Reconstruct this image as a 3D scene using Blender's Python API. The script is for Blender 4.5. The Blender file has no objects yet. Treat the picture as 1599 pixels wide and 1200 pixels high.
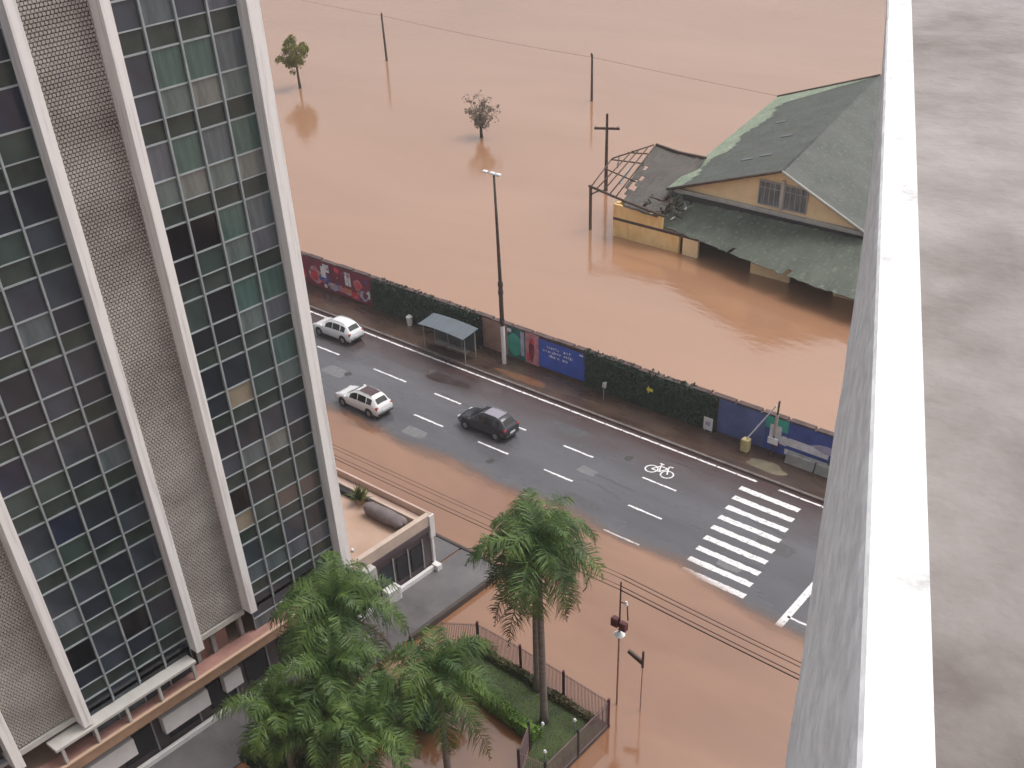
import bpy, bmesh, math, random
from mathutils import Vector, Matrix
random.seed(7)
S = bpy.context.scene
C = S.collection
PI = math.pi
# ---------------------------------------------------------------- camera
CAM = Vector((0, 0, 40.0))
RR = Vector((0.75792393, 0.65132867, -0.03636318))
UU = Vector((-0.4058052, 0.51439528, 0.75545988))
FF = Vector((-0.51075773, 0.55782475, -0.65418506))
cd = bpy.data.cameras.new('camera')
cam = bpy.data.objects.new('camera', cd); C.objects.link(cam)
cam.matrix_world = Matrix((
    (RR.x, UU.x, -FF.x, CAM.x), (RR.y, UU.y, -FF.y, CAM.y), (RR.z, UU.z, -FF.z, CAM.z), (0, 0, 0, 1)))
cd.sensor_width = 36.0
cd.lens = 1720.26 / 1599 * 36
cd.shift_y = 400 / 1599.0
cd.clip_start = 0.05; cd.clip_end = 9000
S.camera = cam
# ---------------------------------------------------------------- light
SUN_EL, SUN_AZ = math.radians(62), math.radians(28)      # soft overcast light, from upper right behind the river
w = bpy.data.worlds.new('World'); S.world = w; w.use_nodes = True
nt = w.node_tree; nt.nodes.clear()
sky = nt.nodes.new('ShaderNodeTexSky'); sky.sky_type = 'NISHITA'; sky.sun_disc = False
sky.sun_elevation = SUN_EL; sky.sun_rotation = SUN_AZ
sky.air_density = 1.2; sky.dust_density = 6.0; sky.ozone_density = 1.0
hsv = nt.nodes.new('ShaderNodeHueSaturation'); hsv.inputs['Saturation'].default_value = 0.22
bg = nt.nodes.new('ShaderNodeBackground'); bg.inputs[1].default_value = 0.14
wo = nt.nodes.new('ShaderNodeOutputWorld')
nt.links.new(sky.outputs[0], hsv.inputs['Color']); nt.links.new(hsv.outputs[0], bg.inputs[0]); nt.links.new(bg.outputs[0], wo.inputs[0])
sd = bpy.data.lights.new('sun', 'SUN'); sd.energy = 0.7; sd.angle = math.radians(25); sd.color = (1.0, 0.95, 0.91)
sun = bpy.data.objects.new('sun', sd); C.objects.link(sun)
sdir = Vector((math.sin(SUN_AZ) * math.cos(SUN_EL), math.cos(SUN_AZ) * math.cos(SUN_EL), math.sin(SUN_EL)))
sun.rotation_euler = (-sdir).to_track_quat('-Z', 'Y').to_euler()
S.view_settings.view_transform = 'Standard'; S.view_settings.look = 'None'
S.view_settings.exposure = 0.28; S.view_settings.gamma = 1.0

# ---------------------------------------------------------------- materials
def new_mat(name):
    m = bpy.data.materials.new(name); m.use_nodes = True
    n = m.node_tree; b = n.nodes['Principled BSDF']
    return m, n, b
def inp(b, k, v):
    if k in b.inputs: b.inputs[k].default_value = v
def mat(name, col, rough=0.7, metal=0.0, var=0.0, scale=2.0, bump=0.0, bscale=None, col2=None, stretch=None, spec=None, det=6.0, lo=0.35, hi=0.65):
    m, n, b = new_mat(name)
    inp(b, 'Base Color', (*col, 1)); inp(b, 'Roughness', rough); inp(b, 'Metallic', metal)
    if spec is not None: inp(b, 'Specular IOR Level', spec)
    tc = n.nodes.new('ShaderNodeTexCoord'); vec = tc.outputs['Object']
    if stretch:
        mp = n.nodes.new('ShaderNodeMapping'); mp.inputs['Scale'].default_value = stretch
        n.links.new(vec, mp.inputs[0]); vec = mp.outputs[0]
    if var or col2:
        no = n.nodes.new('ShaderNodeTexNoise'); no.inputs['Scale'].default_value = scale; no.inputs['Detail'].default_value = det
        no.inputs['Roughness'].default_value = 0.65
        n.links.new(vec, no.inputs['Vector'])
        cr = n.nodes.new('ShaderNodeValToRGB')
        cr.color_ramp.elements[0].position = lo; cr.color_ramp.elements[1].position = hi
        c2 = col2 if col2 else tuple(min(1, c * (1 + var)) for c in col)
        c1 = col if col2 else tuple(c * (1 - var) for c in col)
        cr.color_ramp.elements[0].color = (*c1, 1); cr.color_ramp.elements[1].color = (*c2, 1)
        n.links.new(no.outputs[0], cr.inputs[0]); n.links.new(cr.outputs[0], b.inputs['Base Color'])
    if bump:
        nb = n.nodes.new('ShaderNodeTexNoise'); nb.inputs['Scale'].default_value = bscale or scale * 4; nb.inputs['Detail'].default_value = 6
        n.links.new(vec, nb.inputs['Vector'])
        bp = n.nodes.new('ShaderNodeBump'); bp.inputs['Strength'].default_value = bump; bp.inputs['Distance'].default_value = 0.05
        n.links.new(nb.outputs[0], bp.inputs['Height']); n.links.new(bp.outputs[0], b.inputs['Normal'])
    return m

def wet_mat(name, c1, c2, scale, r0, r1, stretch=(1, 1, 1), extra=None, streak=None):
    """wet ground: colour by noise, gloss by another noise (puddles)"""
    m, n, b = new_mat(name); L = n.links.new
    tc = n.nodes.new('ShaderNodeTexCoord'); mp = n.nodes.new('ShaderNodeMapping'); mp.inputs['Scale'].default_value = stretch
    L(tc.outputs['Object'], mp.inputs[0])
    no = n.nodes.new('ShaderNodeTexNoise'); no.inputs['Scale'].default_value = scale; no.inputs['Detail'].default_value = 7; no.inputs['Roughness'].default_value = .6
    L(mp.outputs[0], no.inputs['Vector'])
    cr = n.nodes.new('ShaderNodeValToRGB'); cr.color_ramp.elements[0].position = .3; cr.color_ramp.elements[1].position = .7
    cr.color_ramp.elements[0].color = (*c1, 1); cr.color_ramp.elements[1].color = (*c2, 1)
    L(no.outputs[0], cr.inputs[0])
    out = cr.outputs[0]
    if extra:      # a stain band fading over y: (y0, y1, colour)
        sp = n.nodes.new('ShaderNodeSeparateXYZ'); L(tc.outputs['Object'], sp.inputs[0])
        n3 = n.nodes.new('ShaderNodeTexNoise'); n3.inputs['Scale'].default_value = .35; n3.inputs['Detail'].default_value = 5
        L(tc.outputs['Object'], n3.inputs['Vector'])
        ma = n.nodes.new('ShaderNodeMath'); ma.operation = 'MULTIPLY_ADD'; ma.inputs[1].default_value = 4.0
        L(n3.outputs[0], ma.inputs[0]); L(sp.outputs[1], ma.inputs[2])
        mr = n.nodes.new('ShaderNodeMapRange'); mr.inputs[1].default_value = extra[0] + 2; mr.inputs[2].default_value = extra[1] + 2
        L(ma.outputs[0], mr.inputs[0])
        mx = n.nodes.new('ShaderNodeMixRGB'); L(mr.outputs[0], mx.inputs[0]); L(out, mx.inputs[1]); mx.inputs[2].default_value = (*extra[2], 1)
        out = mx.outputs[0]
    fn = n.nodes.new('ShaderNodeTexNoise'); fn.inputs['Scale'].default_value = 14; fn.inputs['Detail'].default_value = 3
    L(tc.outputs['Object'], fn.inputs['Vector'])
    mf = n.nodes.new('ShaderNodeMixRGB'); mf.blend_type = 'MULTIPLY'; mf.inputs[0].default_value = .35
    L(out, mf.inputs[1]); L(fn.outputs[0], mf.inputs[2])
    L(mf.outputs[0], b.inputs['Base Color'])
    n2 = n.nodes.new('ShaderNodeTexNoise'); n2.inputs['Scale'].default_value = .3; n2.inputs['Detail'].default_value = 6
    mp2 = n.nodes.new('ShaderNodeMapping'); mp2.inputs['Scale'].default_value = (0.45, 1.6, 1); mp2.inputs['Location'].default_value = (5, 9, 0)
    L(tc.outputs['Object'], mp2.inputs[0]); L(mp2.outputs[0], n2.inputs['Vector'])
    rr = n.nodes.new('ShaderNodeMapRange'); rr.inputs[1].default_value = .42; rr.inputs[2].default_value = .6
    rr.inputs[3].default_value = r0; rr.inputs[4].default_value = r1
    L(n2.outputs[0], rr.inputs[0]); L(rr.outputs[0], b.inputs['Roughness'])
    bp = n.nodes.new('ShaderNodeBump'); bp.inputs['Strength'].default_value = .15; bp.inputs['Distance'].default_value = .02
    nb = n.nodes.new('ShaderNodeTexNoise'); nb.inputs['Scale'].default_value = 22
    L(tc.outputs['Object'], nb.inputs['Vector']); L(nb.outputs[0], bp.inputs['Height']); L(bp.outputs[0], b.inputs['Normal'])
    return m

def water_mat(name, c1, c2, scale, rough, bumpd, edge=None, ior=2.15):
    m, n, b = new_mat(name); L = n.links.new
    tc = n.nodes.new('ShaderNodeTexCoord')
    mp = n.nodes.new('ShaderNodeMapping'); mp.inputs['Scale'].default_value = (0.5, 1.3, 1); mp.inputs['Rotation'].default_value = (0, 0, .25)
    L(tc.outputs['Object'], mp.inputs[0])
    no = n.nodes.new('ShaderNodeTexNoise'); no.inputs['Scale'].default_value = scale; no.inputs['Detail'].default_value = 6; no.inputs['Distortion'].default_value = .8
    L(mp.outputs[0], no.inputs['Vector'])
    cr = n.nodes.new('ShaderNodeValToRGB'); cr.color_ramp.elements[0].position = .3; cr.color_ramp.elements[1].position = .7
    cr.color_ramp.elements[0].color = (*c1, 1); cr.color_ramp.elements[1].color = (*c2, 1)
    L(no.outputs[0], cr.inputs[0]); L(cr.outputs[0], b.inputs['Base Color'])
    inp(b, 'Roughness', rough); inp(b, 'IOR', ior)
    nb = n.nodes.new('ShaderNodeTexNoise'); nb.inputs['Scale'].default_value = 1.4; nb.inputs['Detail'].default_value = 4
    L(mp.outputs[0], nb.inputs['Vector'])
    bp = n.nodes.new('ShaderNodeBump'); bp.inputs['Strength'].default_value = .6; bp.inputs['Distance'].default_value = bumpd
    L(nb.outputs[0], bp.inputs['Height']); L(bp.outputs[0], b.inputs['Normal'])
    if edge:       # thin muddy film thinning to nothing where the road rises out of it
        sp = n.nodes.new('ShaderNodeSeparateXYZ'); L(tc.outputs['Object'], sp.inputs[0])
        sx = n.nodes.new('ShaderNodeMapRange'); sx.inputs[1].default_value = -28; sx.inputs[2].default_value = -18; sx.inputs[3].default_value = 0; sx.inputs[4].default_value = 1.9
        L(sp.outputs[0], sx.inputs[0])
        ad = n.nodes.new('ShaderNodeMath'); ad.operation = 'ADD'; L(sp.outputs[1], ad.inputs[0]); L(sx.outputs[0], ad.inputs[1])
        en = n.nodes.new('ShaderNodeTexNoise'); en.inputs['Scale'].default_value = .45; en.inputs['Detail'].default_value = 7
        em = n.nodes.new('ShaderNodeMapping'); em.inputs['Scale'].default_value = (.45, 1.4, 1)
        L(tc.outputs['Object'], em.inputs[0]); L(em.outputs[0], en.inputs['Vector'])
        ma = n.nodes.new('ShaderNodeMath'); ma.operation = 'MULTIPLY_ADD'; ma.inputs[1].default_value = 2.6
        L(en.outputs[0], ma.inputs[0]); L(ad.outputs[0], ma.inputs[2])
        mr = n.nodes.new('ShaderNodeMapRange'); mr.interpolation_type = 'SMOOTHSTEP'; mr.inputs[1].default_value = edge[0] + 1.3; mr.inputs[2].default_value = edge[1] + 1.3
        mr.inputs[3].default_value = 1; mr.inputs[4].default_value = 0
        L(ma.outputs[0], mr.inputs[0]); L(mr.outputs[0], b.inputs['Alpha'])
    return m

M = {}
M['asphalt'] = wet_mat('wet_asphalt', (.098, .095, .104), (.15, .146, .158), .25, .16, .4, (0.35, 1.2, 1), extra=(51.5, 56.0, (.085, .05, .048)))
M['sidewalk'] = wet_mat('wet_pavement', (.055, .033, .028), (.12, .078, .058), .55, .14, .4, (0.5, 1, 1))
M['kerb'] = mat('kerb_concrete', (.16, .13, .12), .7, var=.3, scale=1.5)
M['plaza'] = wet_mat('wet_plaza', (.12, .11, .115), (.2, .185, .185), .4, .2, .5)
M['ground'] = mat('mud_ground', (.2, .12, .08), .8, var=.2, scale=.2)
M['river'] = water_mat('muddy_river', (.36, .185, .102), (.415, .222, .132), .05, .09, .035)
M['flood'] = water_mat('muddy_flood_water', (.235, .100, .046), (.30, .142, .070), .16, .1, .015, edge=(44.6, 46.6))
M['paint'] = mat('road_paint', (.30, .29, .30), .6, col2=(.8, .78, .78), scale=5.0, bump=.1, lo=.33, hi=.48, det=9)
M['white'] = mat('white_paint', (.74, .71, .70), .5, var=.06, scale=1.2)
M['fin'] = mat('white_fin_concrete', (.66, .63, .62), .6, col2=(.93, .90, .89), scale=5, stretch=(1, 1, .05), lo=.3, hi=.5, det=9)
M['fin_side'] = M['fin']
M['mullion'] = mat('aluminium_mullion', (.38, .42, .44), .4, metal=.3, var=.15, scale=1)
M['spandrel'] = mat('dark_spandrel_glass', (.018, .03, .028), .16, col2=(.05, .065, .06), scale=.5)
M['conc'] = mat('grey_concrete', (.3, .29, .28), .8, var=.2, scale=1.0, bump=.3)
M['dark'] = mat('dark_recess', (.02, .018, .02), .7)  # near-black puts recess shade into the colour; trough and boards use it too
M['screen'] = mat('beige_screen_block', (.30, .26, .24), .8, col2=(.52, .475, .445), scale=.3, stretch=(1, .6, 1))
M['screenback'] = mat('screen_backing', (.11, .085, .078), .9, var=.7, scale=.5, stretch=(1, .3, 1.6))
M['black'] = mat('black_metal', (.02, .02, .022), .45)
M['tar'] = mat('dark_pole', (.08, .055, .045), .7, var=.3, scale=3)
M['wood'] = mat('old_timber', (.085, .055, .042), .85, var=.35, scale=4)
M['wire'] = mat('cable_rubber', (.09, .05, .04), .7)
M['alu'] = mat('galvanised', (.42, .43, .45), .4, metal=.4)
M['shelter'] = mat('shelter_roof_sheet', (.115, .135, .155), .35, var=.2, scale=1.2, stretch=(4, .4, 1))
M['glassd'] = mat('car_glass', (.012, .013, .016), .08)
M['tyre'] = mat('tyre_rubber', (.018, .018, .018), .8)
M['rim'] = mat('wheel_rim', (.35, .35, .36), .3, metal=.7)
M['carwhite'] = mat('white_car_paint', (.8, .79, .8), .18)
M['carblack'] = mat('graphite_car_paint', (.035, .035, .045), .2)
M['cargrey'] = mat('grey_car_roof', (.30, .28, .33), .28)
M['carroof'] = mat('dark_glass_roof', (.085, .045, .05), .15)
M['lampred'] = mat('tail_lamp', (.4, .02, .02), .2)
M['lampclear'] = mat('head_lamp', (.7, .7, .72), .1)
M['bronze_ivy'] = mat('brown_weed', (.12, .07, .035), .9, var=.3, scale=3)
M['wallconc'] = mat('flood_wall_concrete', (.10, .065, .06), .85, var=.35, scale=.8)
M['blue'] = mat('blue_wall_paint', (.10, .13, .30), .6, var=.2, scale=.7)
M['blue2'] = mat('deep_blue_paint', (.06, .09, .32), .6, var=.25, scale=.7)
M['banner'] = mat('blue_banner', (.05, .11, .50), .5, var=.15, scale=.6)
M['maroon'] = mat('maroon_mural', (.22, .03, .06), .6, var=.3, scale=1.5)
M['red'] = mat('red_mural', (.62, .06, .08), .6, var=.25, scale=2)
M['pinkc'] = mat('pink_mural', (.55, .22, .25), .6, var=.25, scale=2)
M['orange'] = mat('orange_mural', (.6, .22, .10), .6, var=.2, scale=2)
M['mblue'] = mat('blue_mural', (.08, .10, .34), .6, var=.25, scale=2)
M['lilac'] = mat('lilac_mural', (.42, .4, .55), .6, var=.2, scale=2)
M['palew'] = mat('pale_mural', (.75, .73, .76), .6, var=.2, scale=2)
M['teal'] = mat('teal_mural', (.05, .36, .28), .6, var=.2, scale=1)
M['beigew'] = mat('pink_beige_wall', (.36, .22, .18), .7, var=.2, scale=1.2)
M['yellow'] = mat('yellow_plaster', (.93, .68, .34), .8, col2=(.78, .48, .17), scale=.6, stretch=(1, 1, .5), lo=.4)
M['gableyellow'] = mat('gable_yellow_plaster', (.93, .70, .42), .8, var=.06, scale=.8)
M['terrace'] = mat('terrace_tile', (.43, .28, .20), .5, col2=(.52, .36, .28), scale=.35)
M['parapet'] = mat('parapet_plaster', (.52, .41, .34), .7, var=.1, scale=1)
M['tan'] = mat('tan_ledge', (.36, .22, .14), .7, var=.15, scale=1)
M['podium'] = mat('purple_grey_plaster', (.085, .06, .068), .6, var=.2, scale=.8)
M['pink'] = mat('pink_plaster', (.36, .19, .16), .7, var=.15, scale=1)
M['greyroll'] = mat('grey_tarpaulin', (.17, .135, .135), .75, var=.2, scale=1.5, bump=.5, bscale=5)
M['paneloff'] = mat('off_white_panel', (.5, .48, .45), .6, var=.1, scale=1)
M['yellowp'] = mat('faded_yellow_paint', (.55, .45, .22), .6, var=.2, scale=5)
M['yellowb'] = mat('yellow_sign', (.7, .6, .08), .6)
M['lamp'] = mat('lamp_white', (.8, .8, .8), .3)
M['signal'] = mat('signal_housing', (.10, .02, .025), .5)

def corr_mat(name, c1, c2, per, axis='X', moss=None):
    m, n, b = new_mat(name); L = n.links.new
    tc = n.nodes.new('ShaderNodeTexCoord')
    wv = n.nodes.new('ShaderNodeTexWave'); wv.bands_direction = axis; wv.inputs['Scale'].default_value = per; wv.inputs['Distortion'].default_value = .1
    L(tc.outputs['Object'], wv.inputs['Vector'])
    no = n.nodes.new('ShaderNodeTexNoise'); no.inputs['Scale'].default_value = .35; no.inputs['Detail'].default_value = 10; no.inputs['Roughness'].default_value = .7
    L(tc.outputs['Object'], no.inputs['Vector'])
    cr = n.nodes.new('ShaderNodeValToRGB'); cr.color_ramp.elements[0].position = .35; cr.color_ramp.elements[1].position = .68
    cr.color_ramp.elements[0].color = (*c1, 1); cr.color_ramp.elements[1].color = (*c2, 1)
    L(no.outputs[0], cr.inputs[0]); out = cr.outputs[0]
    n2 = n.nodes.new('ShaderNodeTexNoise'); n2.inputs['Scale'].default_value = 3.0; n2.inputs['Detail'].default_value = 8
    L(tc.outputs['Object'], n2.inputs['Vector'])
    c2r = n.nodes.new('ShaderNodeValToRGB'); c2r.color_ramp.elements[0].position = .56; c2r.color_ramp.elements[1].position = .7
    L(n2.outputs[0], c2r.inputs[0])
    mx = n.nodes.new('ShaderNodeMixRGB'); L(c2r.outputs[0], mx.inputs[0]); L(out, mx.inputs[1]); mx.inputs[2].default_value = (*(moss or (.16, .2, .15)), 1)
    L(mx.outputs[0], b.inputs['Base Color'])
    inp(b, 'Roughness', .65)
    bp = n.nodes.new('ShaderNodeBump'); bp.inputs['Strength'].default_value = .6; bp.inputs['Distance'].default_value = .06
    L(wv.outputs[0], bp.inputs['Height']); L(bp.outputs[0], b.inputs['Normal'])
    return m
M['roof'] = corr_mat('old_corrugated_roof', (.062, .068, .058), (.105, .112, .10), 1.6, 'Y', (.12, .16, .12))
M['roofmoss'] = corr_mat('mossy_roof_strip', (.17, .22, .145), (.32, .37, .27), 1.2, 'Y', (.42, .45, .37))
M['skirt'] = corr_mat('mossy_lean_to_roof', (.062, .074, .056), (.125, .142, .11), 1.6, 'X', (.17, .20, .16))
M['annex'] = corr_mat('brown_annex_roof', (.07, .055, .05), (.12, .105, .09), 1.6, 'X', (.09, .1, .07))

def leaf_mat(name, c1, c2, rough=.5, trans=.25, scale=1.2):
    m, n, b = new_mat(name); L = n.links.new
    tc = n.nodes.new('ShaderNodeTexCoord'); no = n.nodes.new('ShaderNodeTexNoise'); no.inputs['Scale'].default_value = scale; no.inputs['Detail'].default_value = 4
    L(tc.outputs['Object'], no.inputs['Vector'])
    cr = n.nodes.new('ShaderNodeValToRGB'); cr.color_ramp.elements[0].position = .35; cr.color_ramp.elements[1].position = .65
    cr.color_ramp.elements[0].color = (*c1, 1); cr.color_ramp.elements[1].color = (*c2, 1)
    L(no.outputs[0], cr.inputs[0]); L(cr.outputs[0], b.inputs['Base Color']); inp(b, 'Roughness', rough)
    return m
M['frond'] = leaf_mat('palm_frond', (.026, .066, .012), (.10, .165, .026), .6, scale=.8)
M['frondry'] = leaf_mat('dry_palm_frond', (.09, .06, .025), (.15, .10, .04), .6)
M['hedge'] = leaf_mat('hedge_leaf', (.07, .14, .012), (.16, .27, .03), .6)
M['ivy'] = leaf_mat('ivy_leaf', (.014, .034, .022), (.026, .054, .032), .5)
M['grass'] = mat('lawn', (.045, .06, .028), .9, col2=(.075, .10, .035), scale=.8, bump=.6, bscale=20)
M['treeleaf'] = leaf_mat('broad_leaf', (.15, .155, .025), (.24, .235, .05), .6)
M['dryleaf'] = leaf_mat('brown_leaf', (.20, .16, .125), (.3, .25, .19), .7)
M['trunk'] = mat('palm_trunk', (.15, .12, .105), .85, col2=(.24, .2, .18), scale=2, stretch=(1, 1, 4), bump=.4)
M['bark'] = mat('tree_bark', (.07, .045, .035), .9, var=.3, scale=3)
PANES = [mat('pane_' + str(i), tuple(x * .72 for x in c), .12, col2=tuple(min(1, x * 1.18) for x in c), scale=1.6 if i in (2, 3, 4, 6, 9) else .5, stretch=(1, 2.6, .4) if i in (2, 3, 4, 6, 9) else (1, 1, .7), spec=.6) for i, c in enumerate([
    (.022, .028, .04), (.042, .052, .07), (.10, .125, .14), (.07, .125, .115), (.12, .155, .15), (.008, .008, .012), (.105, .115, .14), (.04, .062, .058), (.02, .027, .055), (.17, .18, .17), (.10, .08, .075), (.24, .2, .15)])]

# ---------------------------------------------------------------- mesh helpers
class MB:
    def __init__(s): s.v = []; s.f = []; s.m = []; s.mats = []; s.cur = 0; s.sm = []
    def use(s, m):
        if m not in s.mats: s.mats.append(m)
        s.cur = s.mats.index(m); return s
    def add(s, vs, fs, smooth=False):
        o = len(s.v); s.v += [tuple(p) for p in vs]
        for f in fs: s.f.append(tuple(i + o for i in f)); s.m.append(s.cur); s.sm.append(smooth)
        return s
    def box(s, x0, x1, y0, y1, z0, z1):
        return s.add([(x, y, z) for z in (z0, z1) for y in (y0, y1) for x in (x0, x1)],
                     [(0, 2, 3, 1), (4, 5, 7, 6), (0, 1, 5, 4), (2, 6, 7, 3), (0, 4, 6, 2), (1, 3, 7, 5)])
    def prism(s, pts, d):
        n = len(pts); d = Vector(d); a = [Vector(p) for p in pts]; b = [p + d for p in a]
        return s.add(a + b, [tuple(range(n))[::-1], tuple(range(n, 2 * n))] + [(i, (i + 1) % n, (i + 1) % n + n, i + n) for i in range(n)])
    def tube(s, p, q, r0, r1=None, n=8, smooth=True, cap=True):
        p = Vector(p); q = Vector(q); r1 = r0 if r1 is None else r1
        d = (q - p).normalized(); a = d.orthogonal().normalized(); b = d.cross(a)
        vs = []
        for c, r in ((p, r0), (q, r1)):
            for i in range(n):
                t = 2 * PI * i / n; vs.append(c + (a * math.cos(t) + b * math.sin(t)) * r)
        fs = [(i, (i + 1) % n, (i + 1) % n + n, i + n) for i in range(n)]
        s.add(vs, fs, smooth)
        if cap: s.add(vs, [tuple(range(n))[::-1], tuple(range(n, 2 * n))])
        return s
    def path(s, pts, rs, n=6):
        pts = [Vector(p) for p in pts]; vs = []
        for k, c in enumerate(pts):
            d = (pts[min(k + 1, len(pts) - 1)] - pts[max(k - 1, 0)]).normalized()
            a = d.cross(Vector((.13, .97, .2))).normalized(); b = d.cross(a)
            r = rs[k] if isinstance(rs, (list, tuple)) else rs
            for i in range(n):
                t = 2 * PI * i / n; vs.append(c + (a * math.cos(t) + b * math.sin(t)) * r)
        fs = []
        for k in range(len(pts) - 1):
            for i in range(n): fs.append((k * n + i, k * n + (i + 1) % n, (k + 1) * n + (i + 1) % n, (k + 1) * n + i))
        fs += [tuple(range(n))[::-1], tuple(range((len(pts) - 1) * n, len(pts) * n))]
        return s.add(vs, fs, True)
    def grid(s, x0, x1, y0, y1, z, nx, ny):
        vs = [(x0 + (x1 - x0) * i / nx, y0 + (y1 - y0) * j / ny, z) for j in range(ny + 1) for i in range(nx + 1)]
        return s.add(vs, [(j * (nx + 1) + i, j * (nx + 1) + i + 1, (j + 1) * (nx + 1) + i + 1, (j + 1) * (nx + 1) + i) for j in range(ny) for i in range(nx)])
    def poly(s, pts): return s.add(pts, [tuple(range(len(pts)))])
    def build(s, name, m=None, parent=None, label=None, cat=None, group=None, kind=None, bevel=0, org=None):
        me = bpy.data.meshes.new(name)
        vs = s.v
        if org: vs = [(v[0] - org[0], v[1] - org[1], v[2] - org[2]) for v in vs]
        me.from_pydata(vs, [], s.f); me.update()
        if s.mats:
            for k in s.mats: me.materials.append(k)
            for i, p in enumerate(me.polygons): p.material_index = s.m[i]
        elif m: me.materials.append(m)
        for i, p in enumerate(me.polygons): p.use_smooth = s.sm[i]
        o = bpy.data.objects.new(name, me); C.objects.link(o)
        if org: o.location = org
        if parent: o.parent = parent
        if bevel:
            bm = bmesh.new(); bm.from_mesh(me); bmesh.ops.remove_doubles(bm, verts=bm.verts, dist=1e-5)
            bmesh.ops.bevel(bm, geom=bm.edges[:], offset=bevel, segments=1, affect='EDGES'); bm.to_mesh(me); bm.free()
        return tag(o, label, cat, group, kind)
def tag(o, label=None, cat=None, group=None, kind=None):
    for k, v in (('label', label), ('category', cat), ('group', group), ('kind', kind)):
        if v: o[k] = v
    return o
def thing(name, label, cat, loc=(0, 0, 0), rz=0, group=None):
    o = bpy.data.objects.new(name, None); C.objects.link(o); o.location = loc; o.rotation_euler = (0, 0, rz); o.empty_display_size = .2
    return tag(o, label, cat, group)
def copy_tree(o, parent=None):
    c = o.copy(); C.objects.link(c); c.parent = parent
    for ch in [x for x in list(C.objects) if x.parent == o]: copy_tree(ch, c)
    return c

def frame_mb(us, vs_, keep, d0, d1, axis='x'):
    """cells of a rectangular lattice, extruded between d0 and d1, as one connected skin"""
    mb = MB(); nu, nv = len(us), len(vs_); V = []
    for d in (d0, d1):
        for v in vs_:
            for u in us: V.append((d, u, v) if axis == 'x' else (u, d, v))
    ix = lambda k, j, i: (k * nv + j) * nu + i
    F = []
    K = lambda i, j: 0 <= i < nu - 1 and 0 <= j < nv - 1 and keep(i, j)
    for j in range(nv - 1):
        for i in range(nu - 1):
            if not K(i, j): continue
            F.append((ix(0, j, i), ix(0, j + 1, i), ix(0, j + 1, i + 1), ix(0, j, i + 1)))
            F.append((ix(1, j, i), ix(1, j, i + 1), ix(1, j + 1, i + 1), ix(1, j + 1, i)))
            if not K(i - 1, j): F.append((ix(0, j, i), ix(1, j, i), ix(1, j + 1, i), ix(0, j + 1, i)))
            if not K(i + 1, j): F.append((ix(0, j, i + 1), ix(0, j + 1, i + 1), ix(1, j + 1, i + 1), ix(1, j, i + 1)))
            if not K(i, j - 1): F.append((ix(0, j, i), ix(0, j, i + 1), ix(1, j, i + 1), ix(1, j, i)))
            if not K(i, j + 1): F.append((ix(0, j + 1, i), ix(1, j + 1, i), ix(1, j + 1, i + 1), ix(0, j + 1, i + 1)))
    used = sorted({i for f in F for i in f}); mp = {a: b for b, a in enumerate(used)}
    return mb.add([V[i] for i in used], [tuple(mp[i] for i in f) for f in F])

# ================================================================ SETTING
MB().grid(-4000, 4000, -1500, 5000, -.15, 8, 8).build('ground', M['ground'], kind='structure')
MB().grid(-260, 140, 42.0, 56.55, 0, 100, 4).build('road', M['asphalt'], kind='structure')
MB().box(-260, 140, 56.55, 56.75, -.1, .14).build('kerb', M['kerb'], kind='structure')
MB().box(-260, 140, 56.75, 59.75, -.1, .13).build('sidewalk', M['sidewalk'], kind='structure')
MB().grid(-4000, 4000, 60.1, 6000, 1.0, 8, 8).build('river_water', M['river'], kind='structure')
MB().grid(-260, 140, -120, 47.5, .022, 4, 4).build('flood_water', M['flood'], kind='structure')
p = MB(); p.box(-39.15, -35.7, -8, 38.6, -.1, .11); p.build('paved_path', M['plaza'], kind='structure')
p = MB(); p.box(-41.6, -35.55, 38.6, 38.8, -.1, .17); p.box(-35.7, -35.45, 30.5, 38.6, -.1, .4)
p.build('path_edge_kerb', mat('dark_wet_kerb', (.055, .04, .035), .6, var=.2, scale=2), kind='structure')
MB().box(-46, -39.3, 36.6, 38.6, -.1, .108).build('front_paved_path', M['plaza'], kind='structure')

# road markings -----------------------------------------------------------
def strip(mb, x0, x1, y0, y1, z=.006, rag=.02):
    n = max(2, int((x1 - x0) / .25)); vs = []; fs = []
    for i in range(n + 1):
        x = x0 + (x1 - x0) * i / n
        vs += [(x, y0 + random.uniform(-rag, rag), z), (x, y1 + random.uniform(-rag, rag), z)]
    for i in range(n): fs.append((2 * i, 2 * i + 2, 2 * i + 3, 2 * i + 1))
    mb.add(vs, fs)
mk = MB()
x = -110
while x < 0:
    if not (-29.2 < x < -27.6): strip(mk, x, x + 1.5, 56.03, 56.2, rag=.02)
    x += 1.56
mk.build('road_edge_line', M['paint'], kind='structure')
xs1 = [-87.0, -77.2, -67.4, -60.8, -54.2, -41.85, -35.2]
mk = MB()
for x0, x1 in ((-86.8, -84.2), (-77.0, -74.3), (-67.5, -64.9), (-60.9, -57.3), (-54.3, -51.6), (-47.9, -45.3), (-41.9, -39.3), (-35.2, -32.5)): strip(mk, x0, x1, 51.93, 52.09)
for x0, x1 in ((-60.0, -57.4), (-53.3, -50.4), (-47.0, -44.2), (-41.0, -38.55), (-34.0, -31.4), (-66.5, -63.9)): strip(mk, x0, x1, 48.72, 48.88)
for x0, x1 in ((-33.6, -30.9), (-40.2, -37.6)): strip(mk, x0, x1, 45.6, 45.74)
mk.build('lane_dashes', M['paint'], kind='structure')
mk = MB()
xl = [-29.45, -29.2, -28.95, -28.72, -28.48, -28.23, -28.0, -27.8, -27.55]; yl = [54.84, 53.64, 52.45, 51.25, 50.05, 48.85, 47.65, 46.45, 45.3]
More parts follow.
